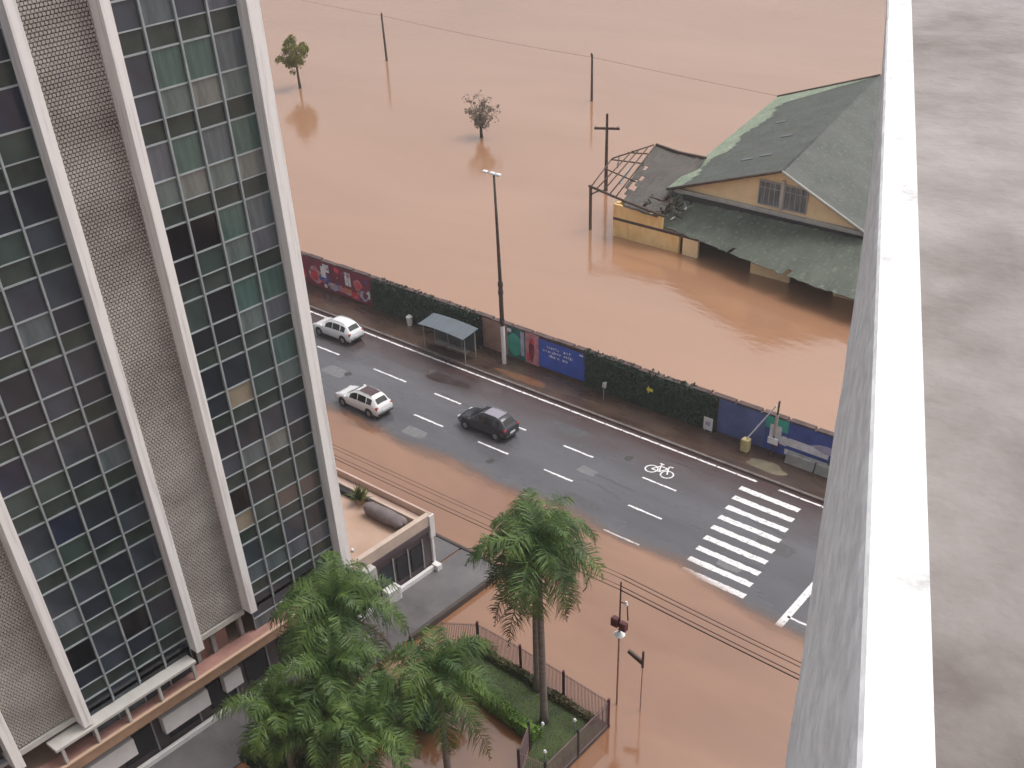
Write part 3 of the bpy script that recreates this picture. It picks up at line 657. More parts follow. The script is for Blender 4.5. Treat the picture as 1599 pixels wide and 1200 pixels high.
# ================================================================ CARS
def car(name, label, loc, rz, body, roofm, L=4.35, W=1.78, H=1.6, rails=True, group='cars driving on the wet avenue'):
    t = thing(name, label, 'car', loc, rz, group)
    w2 = W / 2; k = L / 4.4; hz = H / 1.6
    ST = [(-2.2, .42, .70, .78, .80, .62), (-2.15, .30, .90, .95, .88, .72), (-2.04, .26, .98, 1.06, .94, .68), (-1.70, .26, 1.01, 1.44, .98, .60), (-1.42, .26, 1.01, 1.55, 1.0, .60), (-.8, .24, .99, 1.61, 1.0, .62), (-.1, .24, .97, 1.59, 1.0, .62),
          (.18, .24, .96, 1.53, 1.0, .61), (.40, .24, .955, 1.42, 1.0, .62), (1.14, .24, .94, 1.0, 1.0, .70), (1.7, .26, .87, .93, .96, .72), (2.02, .28, .76, .81, .90, .66), (2.17, .32, .60, .64, .80, .55), (2.2, .42, .52, .54, .72, .45)]
    def P(st, u):
        x, zb, be, tp_, wf, wt = st; w_ = w2 * wf
        pts = [(0, zb), (w_ * .88, zb), (w_, zb + .18), (w_ * 1.0, be - .16), (w_ * .95, be), (w2 * wt + .05 * (tp_ > be + .2), tp_ - .05 * (tp_ > be + .2)), (w2 * wt * .9, tp_), (0, tp_ + .025)]
        return [(x * k, y, z * hz) for y, z in pts]
    mb = MB(); vs = []; n = 14
    for st in ST:
        r = P(st, 0); ring_ = r + [(a, -b, c) for a, b, c in r[-2:0:-1]]
        vs += ring_
    fs = []
    for s_ in range(len(ST) - 1):
        for i in range(n): fs.append((s_ * n + i, s_ * n + (i + 1) % n, (s_ + 1) * n + (i + 1) % n, (s_ + 1) * n + i))
    fs += [tuple(range(n)), tuple(range((len(ST) - 1) * n, len(ST) * n))[::-1]]
    mb.add(vs, fs, True); bo = mb.build('body', body, t)
    bm = bmesh.new(); bm.from_mesh(bo.data); bmesh.ops.recalc_face_normals(bm, faces=bm.faces); bm.to_mesh(bo.data); bm.free()
    def lat(st, f, sgn, off=.012):      # point on the window band, f 0 belt .. 1 roof
        r = P(st, 0); a = Vector(r[4]); b = Vector(r[5]); p = a.lerp(b, f); return Vector((p.x, sgn * (p.y + off), p.z))
    def interp(x):
        for a, b in zip(ST, ST[1:]):
            if a[0] <= x <= b[0]:
                q = (x - a[0]) / (b[0] - a[0]); return tuple(a[i] + (b[i] - a[i]) * q for i in range(6))
    for sgn in (1, -1):
        for xs in ((-1.6, -1.12), (-1.05, -.25), (-.18, .62)):
            g = MB(); q = []
            m_ = 6; lo = []; hi = []
            for i in range(m_ + 1):
                x = xs[0] + (xs[1] - xs[0]) * i / m_; st = interp(x)
                fmax = .88; 
                lo.append(lat(st, .1, sgn)); hi.append(lat(st, fmax if st[3] > 1.25 else .6, sgn))
            g.add(lo + hi, [(i, i + 1, i + 2 + m_, i + 1 + m_) for i in range(m_)]); g.build('side_window', M['glassd'], t)
    def cross(xa, xb, fy, name, m, off):
        g = MB(); vs = []; nn = 5
        for x in (xa, xb):
            st = interp(x); z = st[3]; wdt = w2 * st[5] * fy
            for i in range(nn + 1):
                y = -wdt + 2 * wdt * i / nn; zz = (z + .025 * (1 - abs(y) / (w2 * st[5]))) * hz
                vs.append((x * k + off * (1 if xa > 0 else -1), y, zz + off))
        g.add(vs, [(i, i + 1, i + 2 + nn, i + 1 + nn) for i in range(nn)]); return g.build(name, m, t)
    cross(.36, 1.12, .93, 'windscreen', M['glassd'], .014)
    cross(-1.99, -1.72, .86, 'rear_window', M['glassd'], .016)
    if roofm is not body:
        g = MB(); vs = []; xs = [-1.38, -1.1, -.8, -.4, -.1]; nn = 6
        for x in xs:
            st = interp(x); wdt = w2 * st[5] * .86
            for i in range(nn + 1):
                y = -wdt + 2 * wdt * i / nn; vs.append((x * k, y, (st[3] + .025 * (1 - abs(y) / w2)) * hz + .012))
        g.add(vs, [(a * (nn + 1) + i, a * (nn + 1) + i + 1, (a + 1) * (nn + 1) + i + 1, (a + 1) * (nn + 1) + i) for a in range(len(xs) - 1) for i in range(nn)]); g.build('roof_panel', roofm, t)
    if rails:
        for sgn in (1, -1):
            g = MB(); g.path([(-1.42 * k, sgn * w2 * .55, 1.54 * hz), (-1.2 * k, sgn * w2 * .56, 1.63 * hz), (-.2 * k, sgn * w2 * .57, 1.65 * hz), (.1 * k, sgn * w2 * .56, 1.57 * hz)], .02); g.build('roof_rail', M['alu'], t)
    for sx in (-1.35, 1.36):
        for sgn in (1, -1):
            a = MB(); a.tube((sx * k, sgn * (w2 - .2), .33), (sx * k, sgn * (w2 + .015), .33), .33, .33, 20); wh = a.build('wheel', M['tyre'], t)
            a = MB(); a.tube((sx * k, sgn * (w2 + .012), .33), (sx * k, sgn * (w2 + .03), .33), .21, .17, 12); a.build('rim', M['rim'], wh)
            a = MB(); a.tube((sx * k, sgn * (w2 - .1), .36), (sx * k, sgn * (w2 + .004), .36), .41, .41, 20, cap=True); a.build('wheel_arch', M['black'], t)
    for sgn in (1, -1):
        MB().box(2.0 * k, 2.15 * k, sgn * .62 - .16, sgn * .62 + .16, .66, .78).build('headlight', M['lampclear'], t, bevel=.03)
        MB().box(-2.16 * k, -2.0 * k, sgn * .70 - .12, sgn * .70 + .12, .78, 1.0).build('tail_light', M['lampred'], t, bevel=.03)
        a = MB().box(.78 * k, .95 * k, sgn * (w2 + .02) - (.0 if sgn > 0 else .2), sgn * (w2 + .02) + (.2 if sgn > 0 else 0), .98, 1.12); a.build('mirror', body, t, bevel=.03)
    MB().box(-2.225 * k, -2.17 * k, -.26, .26, .55, .68).build('number_plate', M['palew'], t)
    MB().box(-2.24 * k, -2.12 * k, -.72, .72, .34, .5).build('bumper', M['black'], t, bevel=.03)
    MB().box(2.12 * k, 2.215 * k, -.5, .5, .36, .52).build('grille', M['black'], t, bevel=.02)
    return t
car('parked_suv', 'plain white car ahead in the lane nearest the flood wall', (-67.45, 54.35, 0), PI + .02, M['carwhite'], M['carwhite'], L=4.5)
car('crossover_car', 'white car with dark reddish glass roof beside the muddy water edge', (-57.0, 47.35, 0), PI - .01, M['carwhite'], M['carroof'], L=4.6)
car('dark_suv', 'black car with pale grey roof in the middle lane', (-47.5, 50.45, 0), PI + .03, M['carblack'], M['cargrey'], L=4.5)

# ================================================================ STREET FURNITURE
t = thing('bus_shelter', 'bus shelter with pale blue grey curved roof in front of the dark climber', 'bus shelter', (-57.7, 57.4, .13))
mb = MB(); vs = []; n = 12
for i in range(n + 1):
    x = -2.4 + 4.8 * i / n; z = 2.3 + .1 * math.sin(PI * i / n)
    vs += [(x, -.95, z - .12), (x, .2, z + .02), (x, .85, z + .12), (x, -.95, z - .17), (x, .2, z - .03), (x, .85, z + .07)]
fs = []
for i in range(n):
    a, b = i * 6, (i + 1) * 6
    fs += [(a, b, b + 1, a + 1), (a + 1, b + 1, b + 2, a + 2), (a + 3, a + 4, b + 4, b + 3), (a + 4, a + 5, b + 5, b + 4), (a, a + 3, b + 3, b), (a + 2, b + 2, b + 5, a + 5)]
fs += [(0, 1, 4, 3), (1, 2, 5, 4), (n * 6, n * 6 + 3, n * 6 + 4, n * 6 + 1), (n * 6 + 1, n * 6 + 4, n * 6 + 5, n * 6 + 2)]
mb.add(vs, fs); mb.build('roof', M['shelter'], t)
for x in (-2.2, -.75, .75, 2.2): MB().tube((x, .6, 0), (x, .6, 2.34), .05, .05, 8).build('post', M['conc'], t)
MB().box(-2.2, 2.2, .62, .66, .5, 2.1).build('back_panel', mat('smoky_panel', (.05, .055, .06), .2), t)
MB().box(-1.7, 1.7, .1, .5, .42, .48).build('bench', M['alu'], t)
for x in (-2.2, 2.2): MB().tube((x, -.6, 0), (x, -.6, 2.2), .04, .04, 8).build('post', M['conc'], t)

t = thing('light_pole', 'very tall brown light pole with white base and twin white lamps', 'street light', (-53.1, 58.65, .13))
MB().tube((0, 0, 0), (-.03, 0, 3.1), .17, .16, 12).build('base', M['white'], t)
MB().path([(-.03, 0, 3.1), (-.06, 0, 7), (-.12, 0, 10.5), (-.2, 0, 14.2)], [.16, .14, .11, .08], 10).build('pole', M['tar'], t)
mb = MB(); mb.path([(-.9, .1, 14.28), (-.3, 0, 14.22), (.25, -.05, 14.2)], .05); mb.build('arm', M['alu'], t)
for x in (-1.0, -.35, .2): MB().box(x - .2, x + .2, -.15, .15, 14.2, 14.36).build('lamp_head', M['lamp'], t, bevel=.04)
mb = MB()
for z in (5.6, 6.2, 3.3): mb.tube((-.05, 0, z), (-.05, 0, z + .3), .2, .2, 10)
mb.tube((-.05, 0, 3.3), (-.05, 0, 6.5), .165, .165, 10); mb.build('band', M['tar'], t)

t = thing('litter_bin', 'small white bin at the wall just left of the bus shelter', 'bin', (-63.9, 59.1, .13))
MB().tube((0, 0, 0), (0, 0, .75), .2, .27, 14).build('body', M['white'], t); MB().tube((0, 0, .75), (0, 0, .9), .28, .1, 14).build('lid', M['white'], t)
t = thing('post_sign', 'small white sign on a thin post right of the blue banner', 'sign', (-43.4, 58.6, .13))
MB().tube((0, 0, 0), (0, 0, 1.25), .03, .03, 6).build('post', M['alu'], t); MB().prism([(-.16, 0, 1.0), (.16, 0, 1.0), (.26, 0, 1.55), (-.1, 0, 1.4)], (0, .03, 0)).build('plate', M['white'], t)
t = thing('board_sign', 'square white sign board standing where the climber meets the blue wall', 'sign', (-34.9, 59.35, .13))
MB().box(-.36, .36, -.03, .03, .15, 1.1).build('plate', M['white'], t, bevel=.01); MB().box(-.2, .2, -.036, -.031, .5, .8).build('emblem', M['lilac'], t)
for x in (-.25, .25): MB().box(x - .03, x + .03, -.02, .02, 0, .15).build('leg', M['alu'], t)
mb = MB(); mb.use(M['yellowb']).box(-40.05, -39.55, 59.2, 59.24, 1.75, 1.95); mb.box(-39.95, -39.85, 59.19, 59.2, 1.6, 2.1)
mb.build('yellow_plate', None, label='tiny yellow plate half hidden in the right hand climber', cat='sign', org=(-39.8, 59.2, 1.6))
t = thing('boom_barrier', 'pale slanting raised barrier pole on a yellowish base by the blue wall', 'barrier', (-31.5, 58.75, .13))
MB().box(-.28, .28, -.25, .25, 0, .95).build('housing', M['yellowp'], t, bevel=.05); MB().tube((-.05, 0, .8), (1.75, .25, 3.9), .055, .04, 8).build('boom', M['palew'], t)
t = thing('gate_post', 'rusty brown post with a white cross bar at the flood wall beside the barrier', 'post', (-29.75, 59.2, .13))
MB().tube((0, 0, 0), (.05, .1, 4.1), .08, .07, 8).build('post', M['tar'], t)
MB().tube((0.02, .02, 1.6), (.04, .07, 3.1), .12, .12, 8).build('sleeve', mat('pale_sleeve', (.45, .36, .32), .6), t)
MB().box(-.35, .4, -.12, -.06, 1.0, 1.45).build('cross_bar', M['palew'], t)
# low pale concrete barriers against the right end of the wall
for i, x in enumerate((-27.6, -25.4)):
    mb = MB(); mb.prism([(x - 1.05, 59.0, .13), (x - 1.05, 59.6, .13), (x - 1.05, 59.42, .8), (x - 1.05, 59.18, .8)], (2.1, 0, 0))
    mb.build('concrete_barrier', M['conc'], label=('low pale concrete barrier by the wall, nearer the rusty post', 'low pale concrete barrier by the wall, nearer the white ledge')[i], cat='barrier', group='concrete barriers', org=(x, 59.3, .13), bevel=.03)

# lamp posts in the flood water
t = thing('signal_post', 'thin post in the flood with dark red signal box above a white lamp', 'signal post', (-23.67, 33.63, -.1))
MB().tube((0, 0, 0), (0, 0, 4.8), .05, .045, 8).build('pole', mat('rusty_pole', (.30, .16, .11), .7, var=.2), t)
MB().tube((0, 0, 4.75), (0, 0, 4.86), .2, .3, 14).build('lamp_shade', M['lamp'], t); MB().tube((0, 0, 4.86), (0, 0, 5.05), .29, .08, 14).build('lamp_cap', M['lamp'], t)
MB().tube((0, 0, 5.0), (0, 0, 8.1), .045, .04, 8).build('mast', M['tar'], t)
MB().box(-.42, -.02, -.2, .12, 5.35, 5.85).build('signal_box', M['signal'], t, bevel=.03)
MB().box(.03, .42, -.15, .15, 5.25, 5.72).build('signal_box', M['signal'], t, bevel=.03)
MB().path([(0, 0, 6.9), (.4, 0, 6.95), (.48, 0, 6.0)], .035).build('bracket', M['tar'], t); MB().tube((.35, 0, 6.9), (.35, 0, 7.1), .1, .05, 8).build('insulator', M['lamp'], t)
t = thing('arm_post', 'thin post in the flood with a short dark arm, right of the signal', 'street light', (-22.45, 34.0, -.1))
MB().tube((0, 0, 0), (0, 0, 3.1), .03, .03, 6).build('pole', M['beigew'], t); MB().tube((0, 0, 3.1), (0, 0, 4.15), .07, .06, 8).build('head', M['tar'], t)
MB().prism([(-.95, 0, 3.55), (-.9, 0, 3.75), (-.05, 0, 3.5), (-.05, 0, 3.2)], (0, .12, 0)).build('arm', M['tar'], t)
# overhead cables
def cable(name, a, b, sag, r, label, group, m):
    pts = []; a = Vector(a); b = Vector(b)
    for i in range(41):
        q = i / 40; p_ = a.lerp(b, q); p_.z -= sag * 4 * q * (1 - q); pts.append(p_)
    o = MB().path(pts, r, 5).build(name, m, label=label, cat='cable', group=group, org=tuple(a)); return o
cl = ['uppermost of the dark cables strung over the flooded street', 'second dark cable from the top over the flooded street', 'third dark cable from the top over the flooded street', 'lowest and thickest dark cable over the flooded street']
for i, (y, z, r) in enumerate(((33.75, 8.35, .022), (33.7, 8.15, .022), (33.65, 7.75, .025), (33.6, 7.55, .034))):
    cable('overhead_cable', (-72, y - .2, z + .1), (-23.67, y, z), .25, r * .6, cl[i] + ', left span over the roof terrace', 'cables over the flooded street, left span', M['wire'])
    cable('overhead_cable', (-23.67, y, z), (14, y + .1, z), .4, r, cl[i] + ', right span', 'cables over the flooded street, right span', M['wire'])

# ================================================================ GARDEN
GP = [(-33.2, 32.5), (-22.95, 32.1), (-22.75, 26.9), (-24.2, 26.7), (-25.1, 28.7), (-33.2, 29.6)]
mb = MB(); mb.prism([(x, y, -.1) for x, y in GP], (0, 0, .28)); mb.build('garden_kerb', mat('dark_garden_kerb', (.06, .045, .04), .8, var=.2), kind='structure')
mb = MB(); cxm, cym = -28, 30.5
mb.poly([(x + (.12 if x < cxm else -.12), y + (.12 if y < 30 else -.12), .19) for x, y in GP]); mb.build('lawn', M['grass'], kind='structure')
mb = MB(); mb.use(M['hedge'])
def inside(x, y):
    c = False; n_ = len(GP); j = n_ - 1
    for i in range(n_):
        if (GP[i][1] > y) != (GP[j][1] > y) and x < (GP[j][0] - GP[i][0]) * (y - GP[i][1]) / (GP[j][1] - GP[i][1]) + GP[i][0]: c = not c
        j = i
    return c
GR = random.Random(5)
for _ in range(9000):
    x, y = GR.uniform(-33, -23), GR.uniform(27, 32.3)
    if not inside(x, y): continue
    h = GR.uniform(.03, .09); a = GR.uniform(0, 6.28); dx, dy = math.cos(a) * .02, math.sin(a) * .02
    mb.add([(x - dx, y - dy, .19), (x + dx, y + dy, .19), (x + GR.uniform(-.06, .06), y + GR.uniform(-.06, .06), .19 + h)], [(0, 1, 2)])
mb.build('grass', leaf_mat('grass_blade', (.045, .07, .025), (.08, .125, .035), .8), kind='stuff', label='short dark green grass of the fenced garden', cat='grass')
def hedge(x0, y0, x1, y1, wd, h, n, m, name, label):
    mb = MB(); mb.use(m); d = Vector((x1 - x0, y1 - y0, 0)); Lh = d.length; d.normalize(); nr = Vector((-d.y, d.x, 0)); o = Vector((x0, y0, .18))
    core = [o + nr * (-wd * .35), o + nr * (wd * .35), o + nr * (wd * .35) + Vector((0, 0, h * .85)), o - nr * (wd * .35) + Vector((0, 0, h * .85))]
    mb.prism(core, d * Lh)
    def fn():
        u = random.uniform(-.02, 1.02) * Lh; a = random.uniform(0, PI); r = random.uniform(.8, 1.1)
        hh = h * (1 + .12 * math.sin(u * 2.1) + .07 * math.sin(u * 5.3)); v = math.cos(a) * wd / 2 * r; z = (math.sin(a) ** .6) * hh * r * random.uniform(.75, 1.05) if random.random() < .75 else random.uniform(0, hh)
        return o + d * u + nr * v + Vector((0, 0, z)), (nr.x * math.cos(a), nr.y * math.cos(a), 1)
    leaf_cloud(mb, n, fn, .05, .11, .3); mb.build(name, None, label=label, cat='hedge', org=(x0, y0, .18))
hedge(-31.2, 29.65, -25.15, 28.95, .7, .75, 5200, M['hedge'], 'garden_hedge', 'bright green clipped hedge along the near side of the garden')
hedge(-32.6, 32.15, -27.7, 31.95, .45, .5, 2600, leaf_mat('olive_hedge', (.04, .05, .012), (.09, .085, .02)), 'border_hedge', 'dark olive hedge inside the fence, left of the palm trunks')
hedge(-26.7, 31.85, -23.6, 31.7, .45, .4, 1500, leaf_mat('brown_hedge', (.05, .045, .015), (.1, .08, .03)), 'border_shrubs', 'low brownish hedge inside the fence, right of the palm trunks')
fe = thing('garden_fence', 'dark railing fence of thin bars around the small lawn', 'fence', (-28, 32, 0)); FO = Vector((-28, 32, 0))
fp = [(-33.9, 31.2), (-32.15, 32.4), (-29.1, 32.38), (-26.05, 32.22), (-23.0, 32.0), (-22.9, 29.4), (-22.8, 26.8), (-24.3, 26.6), (-25.1, 28.3)]
barm = mat('fence_bars', (.30, .21, .22), .6, var=.1)
for i, (x, y) in enumerate(fp[1:]): MB().tube(Vector((x, y, -.1)) - FO, Vector((x, y, 2.0)) - FO, .075, .075, 8).build('post', M['signal'] if i < 4 else M['black'], fe)
for a, b in zip(fp, fp[1:]):
    a = Vector((*a, 0)) - FO; b = Vector((*b, 0)) - FO; d = b - a; n = int(d.length / .095); mb = MB()
    for z in (.25, 1.75): mb.tube(a + Vector((0, 0, z)), b + Vector((0, 0, z)), .02, .02, 4)
    for k in range(1, n): q = a + d * k / n; mb.tube(q + Vector((0, 0, .15)), q + Vector((0, 0, 1.85)), .017, .017, 4, cap=False)
    mb.build('bar_panel', barm, fe)
for i, (x, y, l) in enumerate(((-24.2, 30.8, 'small white garden light near the right end of the lawn'), (-25.3, 29.6, 'small white garden light beside the taller palm trunk'), (-24.0, 28.2, 'small white garden light near the lowest fence corner'))):
    t = thing('garden_light', l, 'garden light', (x, y, .19), 0, 'garden lights')
    MB().tube((0, 0, 0), (0, 0, .5), .03, .03, 6).build('stem', M['alu'], t); MB().tube((0, 0, .5), (0, 0, .62), .1, .06, 10).build('head', M['lamp'], t)

# ================================================================ PALMS
def palm(loc, h, rad, nf, tr, label, seed, lean=(0, 0), group=None, dry=2, name='queen_palm'):
    R = random.Random(seed)
    t = thing(name, label, 'palm tree', loc, 0, group)
    top = Vector((lean[0], lean[1], h))
    pts = [Vector((lean[0] * q ** 1.6, lean[1] * q ** 1.6, h * q)) for q in (0, .08, .3, .6, .85, 1)]
    MB().path(pts, [tr * 1.5, tr * 1.1, tr, tr * .9, tr * .8, tr * .95], 12).build('trunk', M['trunk'], t)
    mb = MB(); mb.path([top - Vector((0, 0, .1)), top + Vector((0, 0, .5)), top + Vector((0, 0, .95))], [tr * 1.0, tr * .75, .05], 8); mb.build('crownshaft', mat('green_shaft', (.12, .15, .05), .5, var=.2), t)
    ga = PI * (3 - 5 ** .5); cr = MB(); dr = MB()
    for k in range(nf + dry):
        isd = k >= nf
        mb = dr if isd else cr; mb.use(M['frondry'] if isd else M['frond'])
        f = (k + .5) / nf if not isd else 1
        az = k * ga + R.uniform(-.25, .25); e = math.radians(82 - 88 * f ** .8 + R.uniform(-8, 8)) if not isd else math.radians(R.uniform(-45, -20))
        Lf = rad * R.uniform(.95, 1.2) * (1.15 if f > .35 else .85); n = 26
        p_ = top + Vector((0, 0, .35 + .5 * (1 - f))); rp = []; dv = []
        bend = math.radians(R.uniform(100, 140)) if not isd else math.radians(50)
        side = R.uniform(-.35, .35)
        for i in range(n + 1):
            q = i / n; el = e - bend * q ** 1.35; a2 = az + side * q * q
            d = Vector((math.cos(a2) * math.cos(el), math.sin(a2) * math.cos(el), math.sin(el)))
            rp.append(p_.copy()); dv.append(d); p_ = p_ + d * (Lf / n)
        mb.path(rp[::3] + [rp[-1]], [.045 - .004 * i for i in range(len(rp[::3]) + 1)], 4)
        for i in range(3, n + 1):
            q = i / n
            ll = rad * .32 * (math.sin(PI * min(1, .12 + q * .95)) ** .6 + .12)
            for sgn in (1, -1):
                for rep in (0, 1, 2):
                    d = dv[i]; up = Vector((0, 0, 1)); sd_ = d.cross(up)
                    if sd_.length < .1: sd_ = Vector((math.sin(az), -math.cos(az), 0))
                    sd_.normalize(); nn = sd_.cross(d)
                    base = rp[i] - dv[i] * (Lf / n) * R.random()
                    dd = (sd_ * sgn * R.uniform(.55, 1) + d * R.uniform(.25, .75) + nn * R.uniform(-.35, .55)).normalized()
                    l2 = ll * R.uniform(.75, 1.15); m1 = base + dd * l2 * .5 + Vector((0, 0, -.04)); m2 = base + dd * l2 * .85 + Vector((0, 0, -l2 * R.uniform(.25, .5)))
                    wv = d * R.uniform(.015, .026)
                    mb.add([base - wv, base + wv, m1 + wv * 1.2, m1 - wv * 1.2, m2], [(0, 1, 2, 3), (3, 2, 4)])
    cr.build('crown', None, t); 
    if dry: dr.build('dry_fronds', None, t)
    return t
palm((-25.65, 30.14, .15), 10.4, 3.35, 20, .18, 'taller of the two palms in the fenced garden, crown over the avenue', 21, (-.1, -.05), 'palms in the fenced garden', 4)
palm((-27.45, 31.75, .15), 9.5, 3.0, 18, .17, 'shorter palm close to the garden fence, left of its taller twin', 33, (.35, -.35), 'palms in the fenced garden', 4)
GRP = 'palms between the low wing and the garden'
PL = [((-32.5, 23.5), 7.9, 3.5, 23, 'big bright green palm covering the corner fin foot', 41),
      ((-30.5, 21.2), 6.7, 3.2, 19, 'palm just in front of the big bright palm', 42),
      ((-26.5, 24.0), 6.9, 3.3, 20, 'palm left of the lawn with fronds hanging over the brown water', 43),
      ((-31.6, 18.9), 5.6, 2.5, 20, 'small palm in front of the white panels of the wing', 44),
      ((-27.3, 20.3), 6.0, 2.7, 22, 'dark palm at the bottom of the view left of the lawn palm', 45),
      ((-29.6, 20.0), 5.6, 2.6, 20, 'low dark palm between the small palm and the bottom palm', 46),
      ((-33.9, 24.7), 7.6, 2.3, 18, 'palm closest to the tan canopy of the wing', 47)]
for (x, y), h, r, nf, lb, sd_ in PL: palm((x, y, -.1), h, r, nf, .17, lb, sd_, (0, 0), GRP, 3)

def bush(x, y, rx, ry, h, n, label, seed, m):
    R = random.Random(seed); mb = MB(); mb.use(m)
    cl_ = [(Vector((x + R.uniform(-1, 1) * rx * .8, y + R.uniform(-1, 1) * ry * .8, R.uniform(.3, .9) * h)), R.uniform(.3, .7)) for _ in range(26)]
    mb.prism([(x + rx * .6 * math.cos(a / 8 * 2 * PI), y + ry * .6 * math.sin(a / 8 * 2 * PI), -.1) for a in range(8)], (0, 0, h * .5))
    for _ in range(n):
        c, r_ = R.choice(cl_); v = Vector((R.gauss(0, 1), R.gauss(0, 1), R.gauss(0, 1))).normalized() * r_ * R.random() ** .35; p_ = c + v
        d = Vector((R.gauss(0, 1), R.gauss(0, 1), R.gauss(0, 1) + 1)).normalized(); a = d.orthogonal().normalized(); b = d.cross(a); s_ = R.uniform(.08, .2)
        mb.add([p_ - a * s_, p_ - b * s_ * .4, p_ + a * s_, p_ + b * s_ * .4], [(0, 1, 2, 3)])
    mb.build('shrub', None, label=label, cat='shrub', group='dark shrubs under the palms', org=(x, y, -.1))
BM = leaf_mat('shrub_leaf', (.014, .035, .012), (.035, .075, .02), .6)
bush(-33.5, 24.6, 1.7, 2.2, 2.6, 4200, 'dark shrub under the big bright palm next to the paved path', 1, BM)
bush(-33.6, 20.2, 1.6, 2.2, 2.4, 4200, 'dark shrub between the small palm and the paved path', 2, BM)
bush(-30.3, 18.2, 2.2, 1.8, 2.2, 4200, 'dark shrub at the lower edge of the view below the palms', 3, BM)
bush(-30.6, 26.6, 1.5, 1.3, 2.0, 3000, 'leafy shrub between the big palm and the garden hedge', 4, leaf_mat('shrub_leaf_green', (.025, .06, .02), (.05, .11, .035), .6))

# ================================================================ WAREHOUSE
wh = thing('warehouse', 'flooded warehouse with mossy grey corrugated roof and yellow gable', 'warehouse', (-47, 86, 1)); WO = Vector((-47, 86, 1))
def wp(mb, name, m=None, label=None, par=None):
    o = mb.build(name, m, None, label)
    if par: o.parent = par
    else: o.parent = wh
    for v in o.data.vertices: v.co -= WO
    return o
SK = -.213
def sk(x, y, z): return (x + SK * (y - 86), y, z)
mb = MB(); A = sk(-56.8, 85.5, 5.2); B = sk(-56.8, 115.8, 5.2); R0 = sk(-46.9 + 1.4, 85.5, 8.8); R1 = sk(-45.5, 115.8, 8.8); E0 = sk(-34.4, 85.5, 5.2); E1 = sk(-34.4, 115.8, 5.2)
mb.prism([A, R0, R1, B], (0, 0, .08)); wp(mb, 'roof', M['roof'])
E0 = sk(-37.2, 85.5, 5.35); E1 = sk(-37.2, 115.8, 5.35)
mb = MB(); mb.prism([R0, E0, E1, R1], (0, 0, .08)); wp(mb, 'roof', M['roof'])
# mossy paler strip along the far eave, ragged inner edge
mb = MB(); vs = []; n = 60; RW = random.Random(9)
def onroof(u, v, h=.1):     # u along y 0..1, v from eave 0..1 ridge
    a = Vector(A).lerp(Vector(B), u); r_ = Vector(R0).lerp(Vector(R1), u); q = a.lerp(r_, v); q.z += h; return q
for i in range(n + 1):
    u = i / n; v = .13 + .10 * u + .035 * math.sin(u * 21) + RW.uniform(-.03, .03) + (.75 * max(0, (u - .86) / .14) ** 1.5)
    vs += [onroof(u, 0.0), onroof(u, min(.97, v))]
mb.add(vs, [(2 * i, 2 * i + 2, 2 * i + 3, 2 * i + 1) for i in range(n)]); wp(mb, 'moss_strip', M['roofmoss'])
for k in range(7):
    u = RW.uniform(.1, .6); v = RW.uniform(.35, .8); mb = MB(); mb.prism([onroof(u, v, .11), onroof(u, v + .1, .11), onroof(u + .02, v + .1, .11), onroof(u + .02, v, .11)], (0, 0, .03))
    if k < 4: wp(mb, 'roof_patch', mat('grey_patch', (.13, .13, .14), .6), None)
mb = MB(); mb.path([R0, R1], .13, 6); wp(mb, 'ridge_cap', M['roof'])
mb = MB(); mb.path([Vector(B) + Vector((0, 0, .1)), Vector(R1) + Vector((0, 0, .12))], .14, 5); wp(mb, 'barge_board', M['wood'])
mb = MB(); mb.path([Vector(A) + Vector((0, -.05, .02)), Vector(R0) + Vector((0, -.05, .02))], .12, 5); wp(mb, 'barge_board', M['wood'])
mb = MB(); mb.path([Vector(R0) + Vector((0, -.05, .02)), Vector(E0) + Vector((0, -.05, .02))], .12, 5); wp(mb, 'barge_board', M['paneloff'])
# gable wall and side walls
mb = MB(); mb.prism([(-56.1, 86.2, 5.1), (-37.5, 86.2, 5.1), (-37.9, 86.2, 5.45), (-45.6, 86.2, 8.65)], (0, .25, 0)); wp(mb, 'gable_wall', M['gableyellow'])
mb = MB(); mb.box(-56.2, -37.2, 85.9, 86.19, 4.95, 5.3); wp(mb, 'gable_ledge', M['paneloff'])
wp(MB().box(-45.6, -45.32, 86.0, 86.19, 5.45, 7.9), 'window_post', M['paneloff'])
mb = MB(); mb.prism([sk(-55.6, 86.5, .0), sk(-55.6, 115.4, .0), sk(-55.3, 115.4, .0), sk(-55.3, 86.5, 0)], (0, 0, 5.2)); wp(mb, 'side_wall', M['yellow'])
mb = MB(); mb.prism([sk(-38.3, 86.5, .0), sk(-38.3, 115.4, .0), sk(-38.0, 115.4, .0), sk(-38.0, 86.5, 0)], (0, 0, 5.3)); wp(mb, 'side_wall', M['yellow'])
for (x0, x1) in ((-47.75, -45.62), (-45.3, -43.1)):
    us = [x0, x0 + .08]; stp = (x1 - x0 - .16) / 4
    for k in range(1, 5): us += [x0 + .08 + k * stp - .03, x0 + .08 + k * stp + .03]
    us = us[:-2] + [x1 - .08, x1]
    f = frame_mb(us, [5.55, 5.65, 7.0, 7.05, 7.5, 7.6], lambda i, j: i % 2 == 0 or j % 2 == 0, 86.06, 86.14, 'y')
    fo = wp(f, 'window', M['alu']); g = MB(); g.box(x0 + .02, x1 - .02, 86.14, 86.18, 5.57, 7.58); wp(g, 'pane', mat('pale_louvre_pane', (.16, .18, .19), .5, var=.5, scale=2, stretch=(3, 1, .4)), par=fo)
